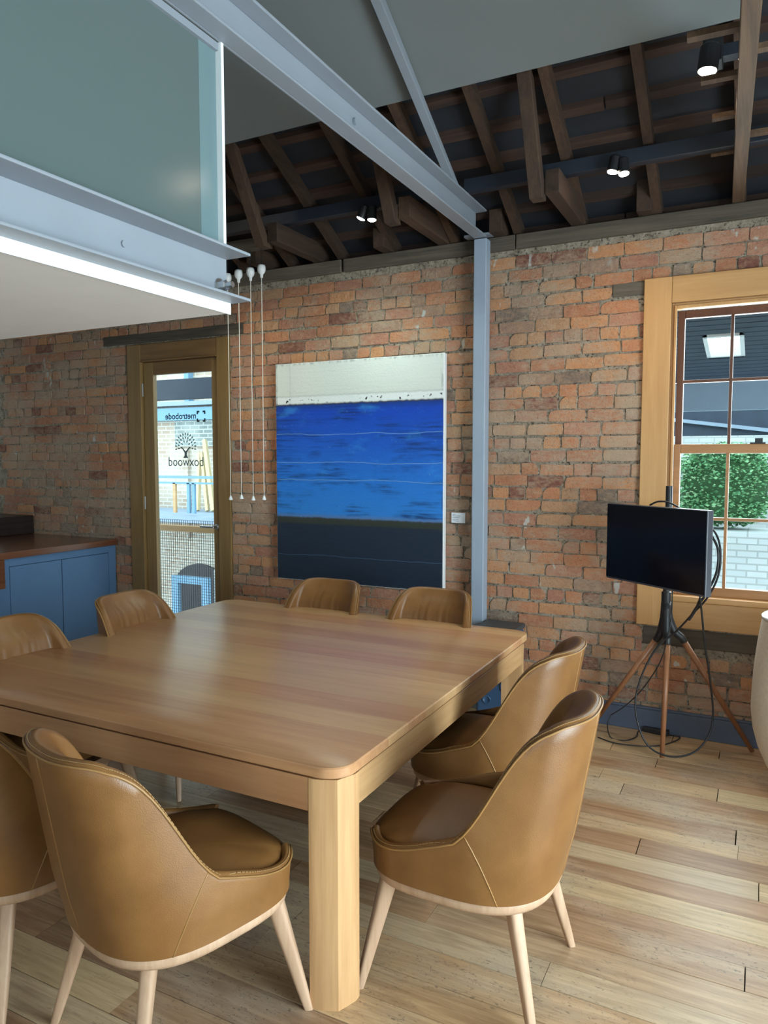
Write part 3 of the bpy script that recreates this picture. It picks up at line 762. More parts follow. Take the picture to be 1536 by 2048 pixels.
# timber seat frame ring
mb = MB(); prof = [(.040, .346), (.028, .346), (.014, .350), (.008, .360), (.006, .376), (.010, .386), (.040, .387)]
for ins, z in prof:
    for k in range(NS):
        x, y = outl(-180+360*k/NS, ins); mb.v.append((x*.963, y*.963, z))
for i in range(len(prof)-1):
    for k in range(NS):
        k2 = (k+1) % NS; mb.f.append((i*NS+k, i*NS+k2, (i+1)*NS+k2, (i+1)*NS+k))
mb.f.append(tuple(range(NS))[::-1]); mb.f.append(tuple((len(prof)-1)*NS+k for k in range(NS)))
FRAME = mb.mesh('seat_frame')
def leg_mesh(tx, ty, bx, by, w0, d0, w1, d1):
    mb = MB(); n = 12; a = Vector((tx, ty, .352)); b = Vector((bx, by, 0)); out = Vector((bx, by, 0)).normalized(); side = Vector((-out.y, out.x, 0))
    for i in range(7):
        t = i/6; c = a.lerp(b, t); w = w0+(w1-w0)*t; d = d0+(d1-d0)*t
        if i == 6: w *= .9; d *= .9
        for k in range(n):
            an = 2*math.pi*(k+.5)/n; e = .55
            u = math.copysign(abs(math.cos(an))**e, math.cos(an)); v = math.copysign(abs(math.sin(an))**e, math.sin(an))
            mb.v.append(tuple(c + out*u*d/2 + side*v*w/2))
    for i in range(6):
        for k in range(n):
            k2 = (k+1) % n; mb.f.append((i*n+k, i*n+k2, (i+1)*n+k2, (i+1)*n+k))
    mb.f.append(tuple(range(n))[::-1]); mb.f.append(tuple(6*n+k for k in range(n)))
    return mb.mesh('leg')
LEGS = [leg_mesh(-.195, .215, -.272, .285, .046, .058, .024, .030), leg_mesh(.195, .215, .272, .285, .046, .058, .024, .030),
        leg_mesh(-.175, -.185, -.24, -.27, .044, .050, .026, .028), leg_mesh(.175, -.185, .24, -.27, .044, .050, .026, .028)]
def make_chair():
    t = empty('dining_chair')
    for nm, me, mt in [('shell', SHELL, 'leather'), ('seat_cushion', SEAT, 'leather'), ('seat_frame', FRAME, 'beech')]:
        o = link(nm, me, M[mt], t); autosmooth(o, 55)
        if nm == 'shell':
            link('piping', PIP, M['piping'], o, True); link('stitching', STI, M['stitch'], o)
            for s_ in SEAM: link('seam', s_, M['piping'], o, True)
        if nm == 'seat_cushion': link('piping', SPIP, M['piping'], o, True)
    for l_ in LEGS: autosmooth(link('leg', l_, M['beech'], t), 50)
    return t
proto = make_chair(); first = True
CH = [(-.80, 2.22, 180, 'tan leather dining chair on the right of the table, nearest the camera'),
      (-1.00, 2.94, 178, 'tan leather dining chair on the right of the table, behind another towards the brick wall'),
      (-1.52, 1.60, 74, 'tan leather dining chair in the foreground with its back turned, left of the table leg'),
      (-2.16, 1.58, 88, 'tan leather dining chair cut off by the left edge in the foreground'),
      (-2.33, 3.525, 270, 'tan leather dining chair at the far side below the middle of the blue painting'),
      (-1.62, 3.52, 270, 'tan leather dining chair at the far side beside the steel column'),
      (-2.795, 2.93, 2, 'tan leather dining chair on the left side, in front of the glazed door and cabinet'),
      (-2.795, 2.19, 0, 'tan leather dining chair on the left side, cut off by the left picture edge')]
for x, y, fdeg, lab in CH:
    o = proto if first else copy_tree(proto); first = False
    o.location = (x, y, 0); o.rotation_euler = (0, 0, R(fdeg-90)); tag(o, lab, 'chair', 'leather chairs around the dining table')

# ------------------------------------------------------------------ painting and its card
g = NG('abstract_seascape_paint'); gn = g.gen(); sep = g.n('SeparateXYZ'); g.l(gn, sep.inputs[0]); U, V_ = sep.outputs[0], sep.outputs[2]
st = g.mapping(gn, (1.5, 1, 34)); n1 = g.noise(st, 2.0, 4, .65, .3); n2 = g.noise(g.mapping(gn, (60, 1, 60)), 1.5, 4, .7); n3 = g.noise(g.mapping(gn, (2, 1, 5)), 2.2, 4, .6)
nedge = g.noise(g.mapping(gn, (18, 1, 6)), 2, 4, .6)
vv = g.math('ADD', V_, g.math('MULTIPLY', g.math('SUBTRACT', nedge, .5), .012))
base = g.ramp(vv, [(0, (.012, .022, .042)), (.262, (.016, .028, .05)), (.268, (.035, .042, .034)), (.292, (.04, .046, .036)), (.298, (.10, .20, .42)), (.315, (.03, .22, .66)), (.45, (.022, .19, .66)), (.62, (.014, .11, .56)), (.78, (.008, .06, .46)), (.805, (.01, .045, .25)), (.812, (.03, .03, .04)), (.818, (.76, .79, .79)), (.845, (.76, .79, .78)), (.85, (.50, .52, .50)), (.856, (.66, .69, .64)), (1, (.69, .72, .68))])
inblue = g.math('MULTIPLY', g.sstep(vv, .30, .31), g.math('SUBTRACT', 1.0, g.sstep(vv, .79, .81)))
nb_ = g.noise(g.mapping(gn, (2.2, 1, 5), (1.7, 0, 2.4)), 1.5, 3, .6)
c = g.mix(g.math('MULTIPLY', g.math('MULTIPLY', g.math('MULTIPLY', g.sstep(n1, .40, .66), g.sstep(nb_, .44, .62)), inblue), .85), base, (.008, .030, .11))
c = g.mix(g.math('MULTIPLY', g.math('MULTIPLY', g.sstep(n3, .55, .75), inblue), .45), c, (.06, .34, .80))
tx_ = g.math('MULTIPLY', g.math('MULTIPLY', g.sstep(n2, .58, .66), g.sstep(g.noise(g.mapping(gn, (3, 1, 30), (7, 0, 3)), 1.6, 3), .58, .66)), inblue)
c = g.mix(g.math('MULTIPLY', tx_, .8), c, (.22, .36, .52))
for vl, wv in ((.675, .0016), (.545, .0018), (.465, .0018), (.12, .0014)):
    d_ = g.math('ABSOLUTE', g.math('SUBTRACT', g.math('ADD', V_, g.math('MULTIPLY', g.math('SUBTRACT', g.noise(g.mapping(gn, (3, 1, 1), (vl*9, 0, 0)), 1.2, 3), .5), .03)), vl))
    c = g.mix(g.math('MULTIPLY', g.math('SUBTRACT', 1.0, g.sstep(d_, wv*.5, wv*1.5)), .6), c, (.20, .36, .60) if vl > .2 else (.07, .13, .22))
sp = g.math('MULTIPLY', g.math('MULTIPLY', g.sstep(vv, .815, .82), g.math('SUBTRACT', 1.0, g.sstep(vv, .835, .84))), g.sstep(g.noise(g.mapping(gn, (26, 1, 30), (2, 0, 1)), 1.4, 3), .60, .64))
c = g.mix(sp, c, (.04, .04, .05))
eu = g.math('MULTIPLY', g.sstep(U, 0, .018), g.math('SUBTRACT', 1.0, g.sstep(U, .982, 1.0))); ev = g.math('MULTIPLY', g.sstep(V_, 0, .012), g.math('SUBTRACT', 1.0, g.sstep(V_, .985, 1.0)))
ed = g.math('MULTIPLY', g.math('SUBTRACT', 1.0, g.math('MULTIPLY', eu, ev)), g.sstep(nedge, .45, .6))
c = g.mix(g.math('MULTIPLY', ed, .45), c, (.05, .07, .09))
g.base(c).p(rough=.5, spec=.35); g.bump(g.math('ADD', g.math('MULTIPLY', n1, .6), n2), .35, .006); M['painting'] = g.m
pt = empty('painting', (-2.64, WY-.03, .76)); tag(pt, 'large abstract canvas with cream, bright blue and navy bands on the brick wall', 'painting')
child(MB().box(-3.318, -1.927, WY-.052, WY-.012, .757, 2.398), 'canvas_edge', M['white_gloss'], pt, bevel=.003)
child(MB().box(-3.314, -1.935, WY-.0545, WY-.051, .761, 2.394), 'painted_face', M['painting'], pt)
cdm = empty('caption_card', (-1.84, WY-.01, 1.25)); tag(cdm, 'small white caption card beside the painting on the brick wall', 'card')
child(MB().box(-1.885, -1.785, WY-.016, WY-.010, 1.243, 1.313), 'card', M['card'], cdm)
ln = MB()
for i, (a_, b_) in enumerate(((-1.878, -1.855), (-1.878, -1.82), (-1.878, -1.825), (-1.878, -1.835), (-1.878, -1.83))): ln.box(a_, b_, WY-.0168, WY-.0158, 1.300-i*.0115, 1.3035-i*.0115)
child(ln, 'print_lines', M['ink'], cdm)

# ------------------------------------------------------------------ pull cords
for i, (bx_, by_, tx_, ty_, wx, wy) in enumerate(((455, 560, 455, 575, 463, 995), (477, 553, 477, 570, 484, 993), (501, 549, 501, 566, 507, 996), (523, 543, 523, 560, 530, 995))):
    p = px(bx_, by_, 1, 4.44); q = px(wx, wy, 1, 4.44); e = empty('pull_cord', (p.x, 4.44, q.z))
    tag(e, ['white pull cord with bell top, leftmost of four, beside the beam bolt', 'white pull cord with bell top, second of four from the beam', 'white pull cord with bell top, third of four from the beam', 'white pull cord with bell top, nearest the painting of the four'][i], 'pull cord', 'hanging pull cords')
    child(MB().lathe([(.0, .045), (.026, .045), (.030, .03), (.030, .008), (.024, -.008), (.012, -.022), (.010, -.045), (.0, -.045)], (p.x, 4.44, p.z), 18), 'bell', M['white_gloss'], e, smooth=True)
    child(MB().tube([(p.x, 4.44, p.z-.04), (p.x, 4.44, q.z+.01)], .0022, 6), 'cord', M['cord'], e)
    child(MB().lathe([(.0, .014), (.005, .014), (.015, -.012), (.015, -.018), (0, -.018)], (p.x, 4.44, q.z), 12), 'weight', M['white_gloss'], e)
    child(MB().tube([(p.x, 4.44, p.z+.04), (p.x, 4.44, 3.22+i*.0)], .003, 6), 'drop_wire', M['black'], e)
MB().box(-3.75, -3.2, 4.40, 4.48, 3.20, 3.27).build('cord_rail', M['old_timber'], ceil)

# ------------------------------------------------------------------ kitchen cabinet at the left
FX = -5.09
def fp(x, y): return px(x, y, 0, FX)
cab = empty('base_cabinet', (-5.8, 3.4, 0)); tag(cab, 'blue painted base cabinet with two flush doors against the brick wall', 'cabinet')
child(MB().box(XL+.05, FX-.022, 1.2, WY-.02, .08, .918), 'carcass', M['cab_blue'], cab)
a, b = fp(20, 1153), fp(124, 1138); c_ = fp(217, 1124)
dz1 = .855
def panel(y0, y1, z0, z1): return MB().box(FX-.022, FX, y0, y1, z0, z1)
yA, yM, yB_ = a.y, b.y, c_.y
for q in ((1.2, yA-.004, .08, .918), (yB_+.004, WY-.02, .08, .918), (yA-.004, yB_+.004, dz1+.004, .918), (yA-.004, yB_+.004, .08, .12)): child(panel(*q), 'face_frame', M['cab_blue'], cab, bevel=.002)
for y0, y1, hy in ((yA, yM-.003, yA), (yM+.003, yB_, yB_)):
    d_ = child(panel(y0, y1, .124, dz1), 'cabinet_door', M['cab_blue'], cab, bevel=.002)
    for hz in (.70, .22):
        h = MB().tube([(FX+.002, hy, hz-.035), (FX+.002, hy, hz+.035)], .006, 8).build('hinge', M['chrome'], d_); h.matrix_parent_inverse = Matrix.Translation(-cab.location)
child(MB().box(XL+.05, FX-.05, 1.2, WY-.02, .0, .078), 'plinth', M['black'], cab)
wt = empty('worktop', (-5.8, 3.4, .92)); tag(wt, 'dark polished hardwood worktop on the blue cabinet', 'worktop')
child(MB().box(XL+.05, FX+.022, 1.0, WY-.012, .92, .972), 'slab', M['worktop'], wt, bevel=.004)
child(MB().box(FX+.001, FX+.02, fp(6, 1130).y-.06, fp(6, 1130).y, .70, .918), 'timber_bracket', M['worktop'], cab)
us = MB().box(XL+.05, -6.17, 1.5, WY-.015, .974, 1.145).box(-6.17, -6.165, 1.5, WY-.015, .980, 1.028).box(-6.17, -6.165, 1.5, WY-.015, 1.034, 1.082).box(-6.17, -6.165, 1.5, WY-.015, 1.088, 1.140).build('raised_shelf', M['dark_box'], bevel=.003)
tag(us, 'low dark timber shelf box standing on the back of the worktop', 'shelf')

# ------------------------------------------------------------------ television on tripod
PX_, PY_ = -.452, 4.39
ts = empty('tv_stand', (PX_, PY_, 0)); tag(ts, 'black tripod television stand with three walnut legs by the window', 'tv stand')
hub = MB().tube([(PX_, PY_, 1.528), (PX_, PY_, 1.53)], .018, 16)
child(MB().tube([(PX_, PY_, .93), (PX_, PY_, 1.53)], .0185, 18), 'pole', M['black'], ts, smooth=False)
child(MB().lathe([(.026, .86), (.0265, .93), (.0195, .935), (.0, .935)], (PX_, PY_, 0), 20), 'collar', M['black'], ts)
feet = [Vector((px(1324, 1521, 2, .0).x, 4.255, 0)), Vector((-.90, 4.585, 0)), Vector((.02, 4.60, 0))]
tops = [px(1335, 1284, 1, 4.335), px(1314, 1277, 1, 4.40), px(1366, 1280, 1, 4.41)]
hubm = MB()
for f_, t_ in zip(feet, tops):
    hubm.tube(spline([(PX_, PY_, .88), (PX_+(t_.x-PX_)*.12, PY_+(t_.y-PY_)*.12, .80), (PX_+(t_.x-PX_)*.45, PY_+(t_.y-PY_)*.5, .715), tuple(t_ + (t_-f_)*.02), tuple(t_ - (t_-f_).normalized()*.012)], 5), [.026]*6+[.0245]*5+[.022]*5+[.0195]*5, 12)
hubm.lathe([(.0, .70), (.03, .72), (.03, .80), (.027, .87), (0, .87)], (PX_, PY_, 0), 16)
child(hubm, 'hub', M['black'], ts, smooth=True)
for f_, t_ in zip(feet, tops):
    d_ = (t_-f_).normalized()
    lo = child(MB().tube([tuple(t_-d_*.012), tuple(f_+d_*.02)], [.0175, .0125], 14), 'leg', M['tv_leg'], ts, smooth=True)
    fo = MB().tube([tuple(f_+d_*.02), (f_.x, f_.y, .001)], [.0128, .0135], 12).build('rubber_foot', M['tv_side'], lo); fo.matrix_parent_inverse = Matrix.Translation(-ts.location)
psi = R(37.1); Mt = Matrix.Translation((-.497, 4.175, 1.208)) @ Matrix.Rotation(-psi, 4, 'Z')
br_ = MB().box(-.03, .09, .030, .16, -.05, .05, Mt); child(br_, 'bracket', M['black'], ts)
tv = empty('television', (-.497, 4.175, .98)); tag(tv, 'small black flat television facing left on the tripod stand', 'television')
child(MB().box(-.350, .350, -.012, .030, -.2175, .2175, Mt), 'casing', M['tv_side'], tv, bevel=.004)
child(MB().box(-.346, .346, -.0155, -.0115, -.206, .2135, Mt), 'screen', M['black_gloss'], tv)
child(MB().box(-.035, .035, -.0150, -.0118, -.2145, -.209, Mt), 'badge', M['tv_side'], tv)
cab_ = empty('television_cables', (-.3, 4.25, 0)); tag(cab_, 'black cables looping from the television down to the floor', 'cable')
def cable(name, pts, r, parent):
    child(MB().tube(spline([px(x, y, 1, Y) for x, y, Y in pts], 7), r, 7), name, M['black'], parent, smooth=True)
cable('loop_cable', [(1300, 1010, 4.34), (1318, 1003, 4.30), (1345, 1008, 4.28), (1395, 1040, 4.20), (1428, 1062, 4.10), (1441, 1100, 4.06), (1437, 1150, 4.06), (1415, 1195, 4.10), (1385, 1228, 4.18), (1350, 1265, 4.26), (1318, 1290, 4.28), (1288, 1340, 4.27), (1271, 1400, 4.25), (1278, 1455, 4.24), (1300, 1495, 4.23), (1340, 1513, 4.22), (1385, 1506, 4.24), (1415, 1475, 4.27), (1426, 1430, 4.29), (1420, 1360, 4.28), (1410, 1290, 4.22), (1404, 1230, 4.14), (1400, 1192, 4.08)], .0052, cab_)
cable('bundle_cable', [(1422, 1068, 4.09), (1436, 1100, 4.05), (1433, 1145, 4.05), (1412, 1188, 4.10), (1392, 1216, 4.14), (1378, 1240, 4.18), (1390, 1222, 4.15), (1401, 1196, 4.10)], .0065, cab_)
cable('power_lead', [(1345, 1180, 4.33), (1343, 1230, 4.33), (1335, 1275, 4.30), (1322, 1320, 4.32), (1300, 1358, 4.36), (1276, 1388, 4.40), (1250, 1412, 4.42), (1222, 1430, 4.42)], .0034, cab_)
def fl(x, y): v = px(x, y, 2, .005); return v
child(MB().tube(spline([px(1222, 1430, 1, 4.42), px(1215, 1450, 1, 4.40), fl(1222, 1475), fl(1250, 1481), fl(1272, 1474), fl(1277, 1462), fl(1290, 1462)], 7), .0034, 7), 'power_lead', M['black'], cab_, smooth=True)
child(MB().tube(spline([fl(1195, 1474), fl(1230, 1486), fl(1280, 1492), fl(1320, 1491), fl(1350, 1482), fl(1360, 1474), fl(1345, 1471), fl(1336, 1470)], 7), .0034, 7), 'mains_lead', M['black'], cab_, smooth=True)
ad = fl(1312, 1464)
Ma = Matrix.Translation((ad.x, ad.y, 0)) @ Matrix.Rotation(R(-8), 4, 'Z')
pa = MB().box(-.075, .075, -.03, .03, 0, .032, Ma).build('power_adaptor', M['black'], bevel=.006); tag(pa, 'black mains power adaptor lying on the floor at the skirting', 'adaptor')

# ------------------------------------------------------------------ planter
pl = empty('planter', (.285, 4.12, 0)); tag(pl, 'tall cream speckled egg-shaped planter at the right edge beside the window', 'planter')
prof = [(0, .055), (.13, .055), (.17, .075), (.215, .14), (.255, .23), (.280, .32), (.292, .42), (.290, .52), (.284, .64), (.272, .76), (.258, .86), (.254, .888), (.250, .897), (.238, .897), (.232, .885), (.236, .80), (0, .80)]
child(MB().lathe(prof, (.285, 4.12, 0), 48), 'pot', M['planter'], pl, smooth=True)
child(MB().lathe([(.225, .888), (.257, .888), (.258, .899), (.250, .904), (.232, .903), (.225, .896)], (.285, 4.12, 0), 48), 'rim', M['white_gloss'], pl, smooth=True)
child(MB().lathe([(0, .80), (.22, .80), (.22, .815), (0, .83)], (.285, 4.12, 0), 24), 'soil', M['dark_box'], pl)
child(MB().lathe([(0, 0), (.12, 0), (.125, .02), (.125, .056), (0, .056)], (.285, 4.12, 0), 24), 'base', M['black'], pl)

# ------------------------------------------------------------------ appliance by the column
ap = empty('floor_appliance', (-1.47, 4.5, 0)); tag(ap, 'slate blue moulded appliance with charcoal top on the floor beside the column, behind the table', 'appliance')
child(MB().box(-1.600, -1.345, 4.42, 4.66, .02, .585), 'body', M['appliance'], ap, bevel=.03, seg=4)
child(MB().box(-1.605, -1.34, 4.415, 4.665, .575, .607), 'lid', M['appliance_top'], ap, bevel=.012, seg=3)
for xx, zz, rr_ in ((-1.385, .24, .05), (-1.385, .24, .022), (-1.52, .14, .03), (-1.45, .40, .025)):
    child(MB().lathe([(0, 0), (rr_, 0), (rr_*.97, .008), (rr_*.8, .012), (rr_*.7, .006), (0, .006)], (0, 0, 0), 24, Matrix.Translation((xx, 4.421, zz)) @ Matrix.Rotation(R(90), 4, 'X')), 'boss', M['appliance'], ap, smooth=True)

# ------------------------------------------------------------------ spotlights
def spot_head(parent, loc, aim, col, watt, r_=.030, ln_=.085, cone=125):
    loc = Vector(loc); d = (Vector(aim)-loc).normalized(); q = Vector((0, 0, 1)).rotation_difference(d).to_matrix().to_4x4()
    T = Matrix.Translation(loc) @ q
    child(MB().lathe([(0, -ln_), (r_*.8, -ln_), (r_, -ln_*.9), (r_, 0), (r_*.9, 0), (r_*.9, -.004), (0, -.004)], (0, 0, 0), 20, T), 'lamp_head', M['black'], parent, smooth=False)
    child(MB().lathe([(0, -.0035), (r_*.88, -.0035), (r_*.84, .003), (r_*.5, .008), (0, .010)], (0, 0, 0), 20, T), 'lamp_lens', emit('lamp_lens_glow', col, 60), parent)
    l = bpy.data.lights.new('spot_beam', 'SPOT'); l.energy = watt; l.color = col; l.spot_size = R(cone); l.spot_blend = .8; l.shadow_soft_size = .022
    o = bpy.data.objects.new('spot_beam', l); COL.objects.link(o); o.location = loc + d*.01; o.rotation_euler = d.to_track_quat('-Z', 'Y').to_euler()
for nm, c0, heads, col, watt, lab in (
    ('twin_spotlight', (-2.27, 4.24, 3.28), [((-2.315, 4.20, 3.205), (-2.9, 4.1, 1.9)), ((-2.235, 4.20, 3.185), (-2.25, 4.15, 1.9))], (.86, 1.0, .88), 26, 'twin black spotlight with cool glow on the slate beam above the painting'),
    ('twin_spotlight', (-.735, 4.24, 3.28), [((-.765, 4.20, 3.225), (-1.0, 4.05, 1.9)), ((-.705, 4.20, 3.205), (-.6, 4.05, 2.1))], (1.0, .82, .58), 14, 'twin black spotlight with warm glow on the slate beam right of the column')):
    e = empty(nm, c0); tag(e, lab, 'spotlight', 'ceiling spotlights')
    x0, y0, z0 = c0
    child(MB().box(x0-.05, x0+.05, y0-.03, y0+.02, z0-.012, z0-.004), 'mount', M['black'], e)
    child(MB().tube([(x0, y0, z0-.01), (x0, y0-.01, z0-.045)], .008, 8), 'stem', M['black'], e)
    for lc, am in heads: spot_head(e, lc, am, col, watt)
e = empty('box_spotlight', (-.22, 3.6, 3.4)); tag(e, 'black boxy spotlight with warm glow beside the right-hand joist', 'spotlight', 'ceiling spotlights')
spot_head(e, (-.262, 3.58, 3.352), (-.45, 3.5, 1.6), (1.0, .86, .66), 16, .042, .11)
child(MB().box(-.285, -.205, 3.60, 3.70, 3.40, 3.50), 'driver_box', M['black'], e, bevel=.004)
child(MB().box(-.21, -.13, 3.62, 3.68, 3.42, 3.47), 'mount_arm', M['steel_dark'], e)

e = empty('wall_spotlight', (-3.62, 3.5, 3.45)); tag(e, 'black spotlight behind the frosted glass, aimed at the wall by the cords', 'spotlight', 'ceiling spotlights')
spot_head(e, (-3.62, 3.5, 3.42), (-3.45, 4.72, 2.1), (1.0, .92, .68), 30, .035, .09, 52)
child(MB().tube([(-3.62, 3.5, 3.44), (-3.62, 3.48, 3.76)], .008, 8), 'stem', M['black'], e)

# ------------------------------------------------------------------ outside
def brickwall(name, brick1, brick2, mortar, sc=1.0, rough=.9):
    g = NG(name); t = g.n('TexBrick'); g.l(g.mapping(g.pos(), (1, 1, 1), (0, 0, 0), (R(90), 0, 0)), t.inputs['Vector'])
    t.inputs['Color1'].default_value = (*brick1, 1); t.inputs['Color2'].default_value = (*brick2, 1); t.inputs['Mortar'].default_value = (*mortar, 1)
    t.inputs['Scale'].default_value = 1.0; t.inputs['Brick Width'].default_value = .24*sc; t.inputs['Row Height'].default_value = .085*sc; t.inputs['Mortar Size'].default_value = .011*sc
    c = g.mix(g.math('MULTIPLY', g.sstep(g.noise(g.pos(), .9, 4), .42, .62), .6), t.outputs[0], mortar)
    g.base(c).p(rough=rough); return g.m
M['pale_brick'] = brickwall('pale_courtyard_brick', (.40, .29, .21), (.46, .37, .28), (.58, .55, .47))
M['dark_brick'] = brickwall('weathered_courtyard_brick', (.17, .20, .19), (.22, .25, .23), (.46, .48, .44))
M['white_wall'] = brickwall('whitewashed_wall', (.52, .55, .54), (.58, .60, .58), (.40, .41, .39), .8)
M['blue_steel'] = plain('pale_blue_steel', (.15, .29, .42), .5)
M['verandah'] = plain('dark_verandah_boards', (.030, .042, .065), .6, var=.15)
M['pale_fascia'] = plain('pale_blue_grey_fascia', (.26, .32, .40), .6, var=.04)
M['handrail'] = wood('timber_handrail', (.42, .24, .10), (.58, .36, .17), 0, 1, .5, .05, .05)
M['paving'] = plain('pale_paving', (.36, .37, .37), .9, var=.1)
M['raw_pine'] = wood('raw_pine', (.48, .38, .20), (.58, .47, .27), 2, 1, .6, .05, .05)
gd = MB().box(-26, 26, 4.99, 40, -3.2, -3.0).build('ground', M['paving']); tag(gd, kind='structure')
# courtyard building seen through the door
fb = MB().box(-22, -4.2, 12.0, 12.4, -3.0, 7.5).build('courtyard_building', M['pale_brick']); tag(fb, 'sunlit pale brick building across the courtyard seen through the glazed door', 'building')
MB().box(-11.1, -8.4, 11.94, 12.0, 1.95, 2.75).build('grey_brick_panel', M['dark_brick'], fb)
MB().box(-11.15, -10.75, 11.93, 12.0, .0, 1.9).build('ochre_pier', M['pale_brick'], fb)
# arched opening
ar = MB(); ac = px(398, 1200, 1, 11.9); rad = .72
ar.prism([(ac.x-rad, -3.0)] + [(ac.x-rad*math.cos(R(t)), -1.08+.55*math.sin(R(t))) for t in range(0, 181, 15)] + [(ac.x+rad, -3.0)], 11.93, 11.99, 1)
ar.build('arch_opening', M['dark_box'], fb)
def bxobj(name, b, mat, lab, cat, grp=None):
    o = MB().box(*b).build(name, M[mat], bevel=.004); tag(o, lab, cat, grp); return o
p0, p1 = px(370, 757, 1, 6.4), px(370, 796, 1, 6.4)
bxobj('canopy_beam', (-8.2, -4.4, 6.4, 6.5, p1.z-.01, p0.z+.0), 'verandah', 'dark horizontal canopy beam crossing the top of the door view', 'beam')
p0, p1 = px(370, 815, 1, 11.85), px(370, 840, 1, 11.85)
MB().box(-16, -6, 11.85, 12.0, p1.z, p0.z).build('transom', M['blue_steel'], fb)
p2 = px(370, 805, 1, 11.85); MB().box(-16, -6, 11.80, 12.0, p0.z+.04, p2.z+.02).build('gutter', M['pale_fascia'], fb)
xm = px(373, 800, 1, 11.85).x; MB().box(xm-.06, xm+.06, 11.85, 12.0, p2.z, p2.z+1.2).build('mullion', M['blue_steel'], fb)
# walkway railing
rl = empty('walkway_railing', (-7.9, 8.6, .8)); tag(rl, 'pale blue steel walkway railing across the courtyard', 'railing')
zt_ = px(370, 953, 1, 8.6).z; zm_ = px(370, 966, 1, 8.6).z; zl_ = px(370, 1026, 1, 8.6).z; z5, z6 = px(370, 1031, 1, 8.6).z, px(370, 1045, 1, 8.6).z
child(MB().box(-11, -5.5, 8.57, 8.63, zt_-.03, zt_+.01), 'top_rail', M['blue_steel'], rl)
child(MB().box(-11, -5.5, 8.58, 8.62, zm_-.015, zm_+.015), 'mid_rail', M['blue_steel'], rl)
for xp in (378, 388, 350): xx = px(xp, 990, 1, 8.6).x; child(MB().box(xx-.025, xx+.025, 8.58, 8.62, zl_, zm_), 'post', M['blue_steel'] if xp != 350 else M['handrail'], rl)
wd = bxobj('walkway_deck', (-13, -5.2, 8.5, 8.75, z6, z5), 'pale_fascia', 'grey edge of the walkway deck below the pale blue railing', 'walkway')
MB().box(-5.4, -5.25, 8.6, 8.75, -3, z6).box(-12.9, -12.75, 8.6, 8.75, -3, z6).build('deck_post', M['blue_steel'], wd)
p5 = px(330, 975, 1, 8.4)
# near landing handrail and mesh
hr = empty('landing_handrail', (-5.5, 5.95, 0)); tag(hr, 'timber handrail with wire mesh infill just outside the glazed door', 'handrail')
zh0, zh1 = px(370, 1051, 1, 5.95).z, px(370, 1063, 1, 5.95).z
child(MB().box(-7.2, -4.6, 5.92, 5.99, zh1, zh0), 'rail', M['handrail'], hr, bevel=.006)
mw = MB(); z = zh1
step = .030; x = -6.4
while x < -4.7: mw.box(x-.0018, x+.0018, 5.953, 5.957, -.35, zh1+.12); x += step
z = zh1+.12
while z > -.35: mw.box(-6.4, -4.7, 5.956, 5.960, z-.0018, z+.0018); z -= step
mo = child(mw, 'wire_mesh', M['steel_dark'], hr); mo['kind'] = 'stuff'
lz = px(400, 1200, 1, 7.5)
lf = bxobj('landing_floor', (-8.5, -3.4, 4.99, 6.1, -.5, -.36), 'paving', 'pale landing floor outside the glazed door', 'landing')
# blue gate in the arch
ga, gb = px(352, 1150, 1, 9.4), px(412, 1150, 1, 9.4)
ge = empty('courtyard_gate', (ga.x, 9.4, -3)); tag(ge, 'pale blue gate frame standing in front of the arch across the courtyard', 'gate')
for xx in (ga.x, gb.x): child(MB().box(xx-.07, xx+.07, 9.36, 9.44, -3.0, ga.z-.121), 'post', M['blue_steel'], ge)
child(MB().box(ga.x-.07, gb.x+.07, 9.36, 9.44, ga.z-.12, ga.z), 'lintel_bar', M['blue_steel'], ge)
wb_ = px(437, 1140, 1, 9.6); 
bxobj('downpipe', (wb_.x-.10, wb_.x+.10, 9.6, 9.75, -3.0, wb_.z), 'white_wall', 'white downpipe at the right of the arch across the courtyard', 'pipe')
# easels leaning against the building
ZLG = px(400, 1024, 1, 11.3).z
MB().box(-14, -6, 11.15, 12.0, ZLG-.12, ZLG).build('ledge', M['pale_fascia'], fb)
def prop(xt, yt, xb_, yb_, w_):
    a, b = px(xt, yt, 1, 11.7), px(xb_, yb_, 1, 11.3); b.z = ZLG + w_*.6; return MB().tube([tuple(a), tuple(b)], w_, 4)
o = prop(409, 880, 427, 1022, .055).build('timber_prop', M['raw_pine']); tag(o, 'long pale timber leaning on the building across the courtyard', 'timber')
te = empty('timber_trestle', px(402, 1020, 1, 11.3)); tag(te, 'pale timber trestle on the walkway across the courtyard', 'trestle')
child(prop(400, 905, 396, 1022, .045), 'leg', M['raw_pine'], te); child(prop(404, 905, 415, 1022, .045), 'leg', M['raw_pine'], te)
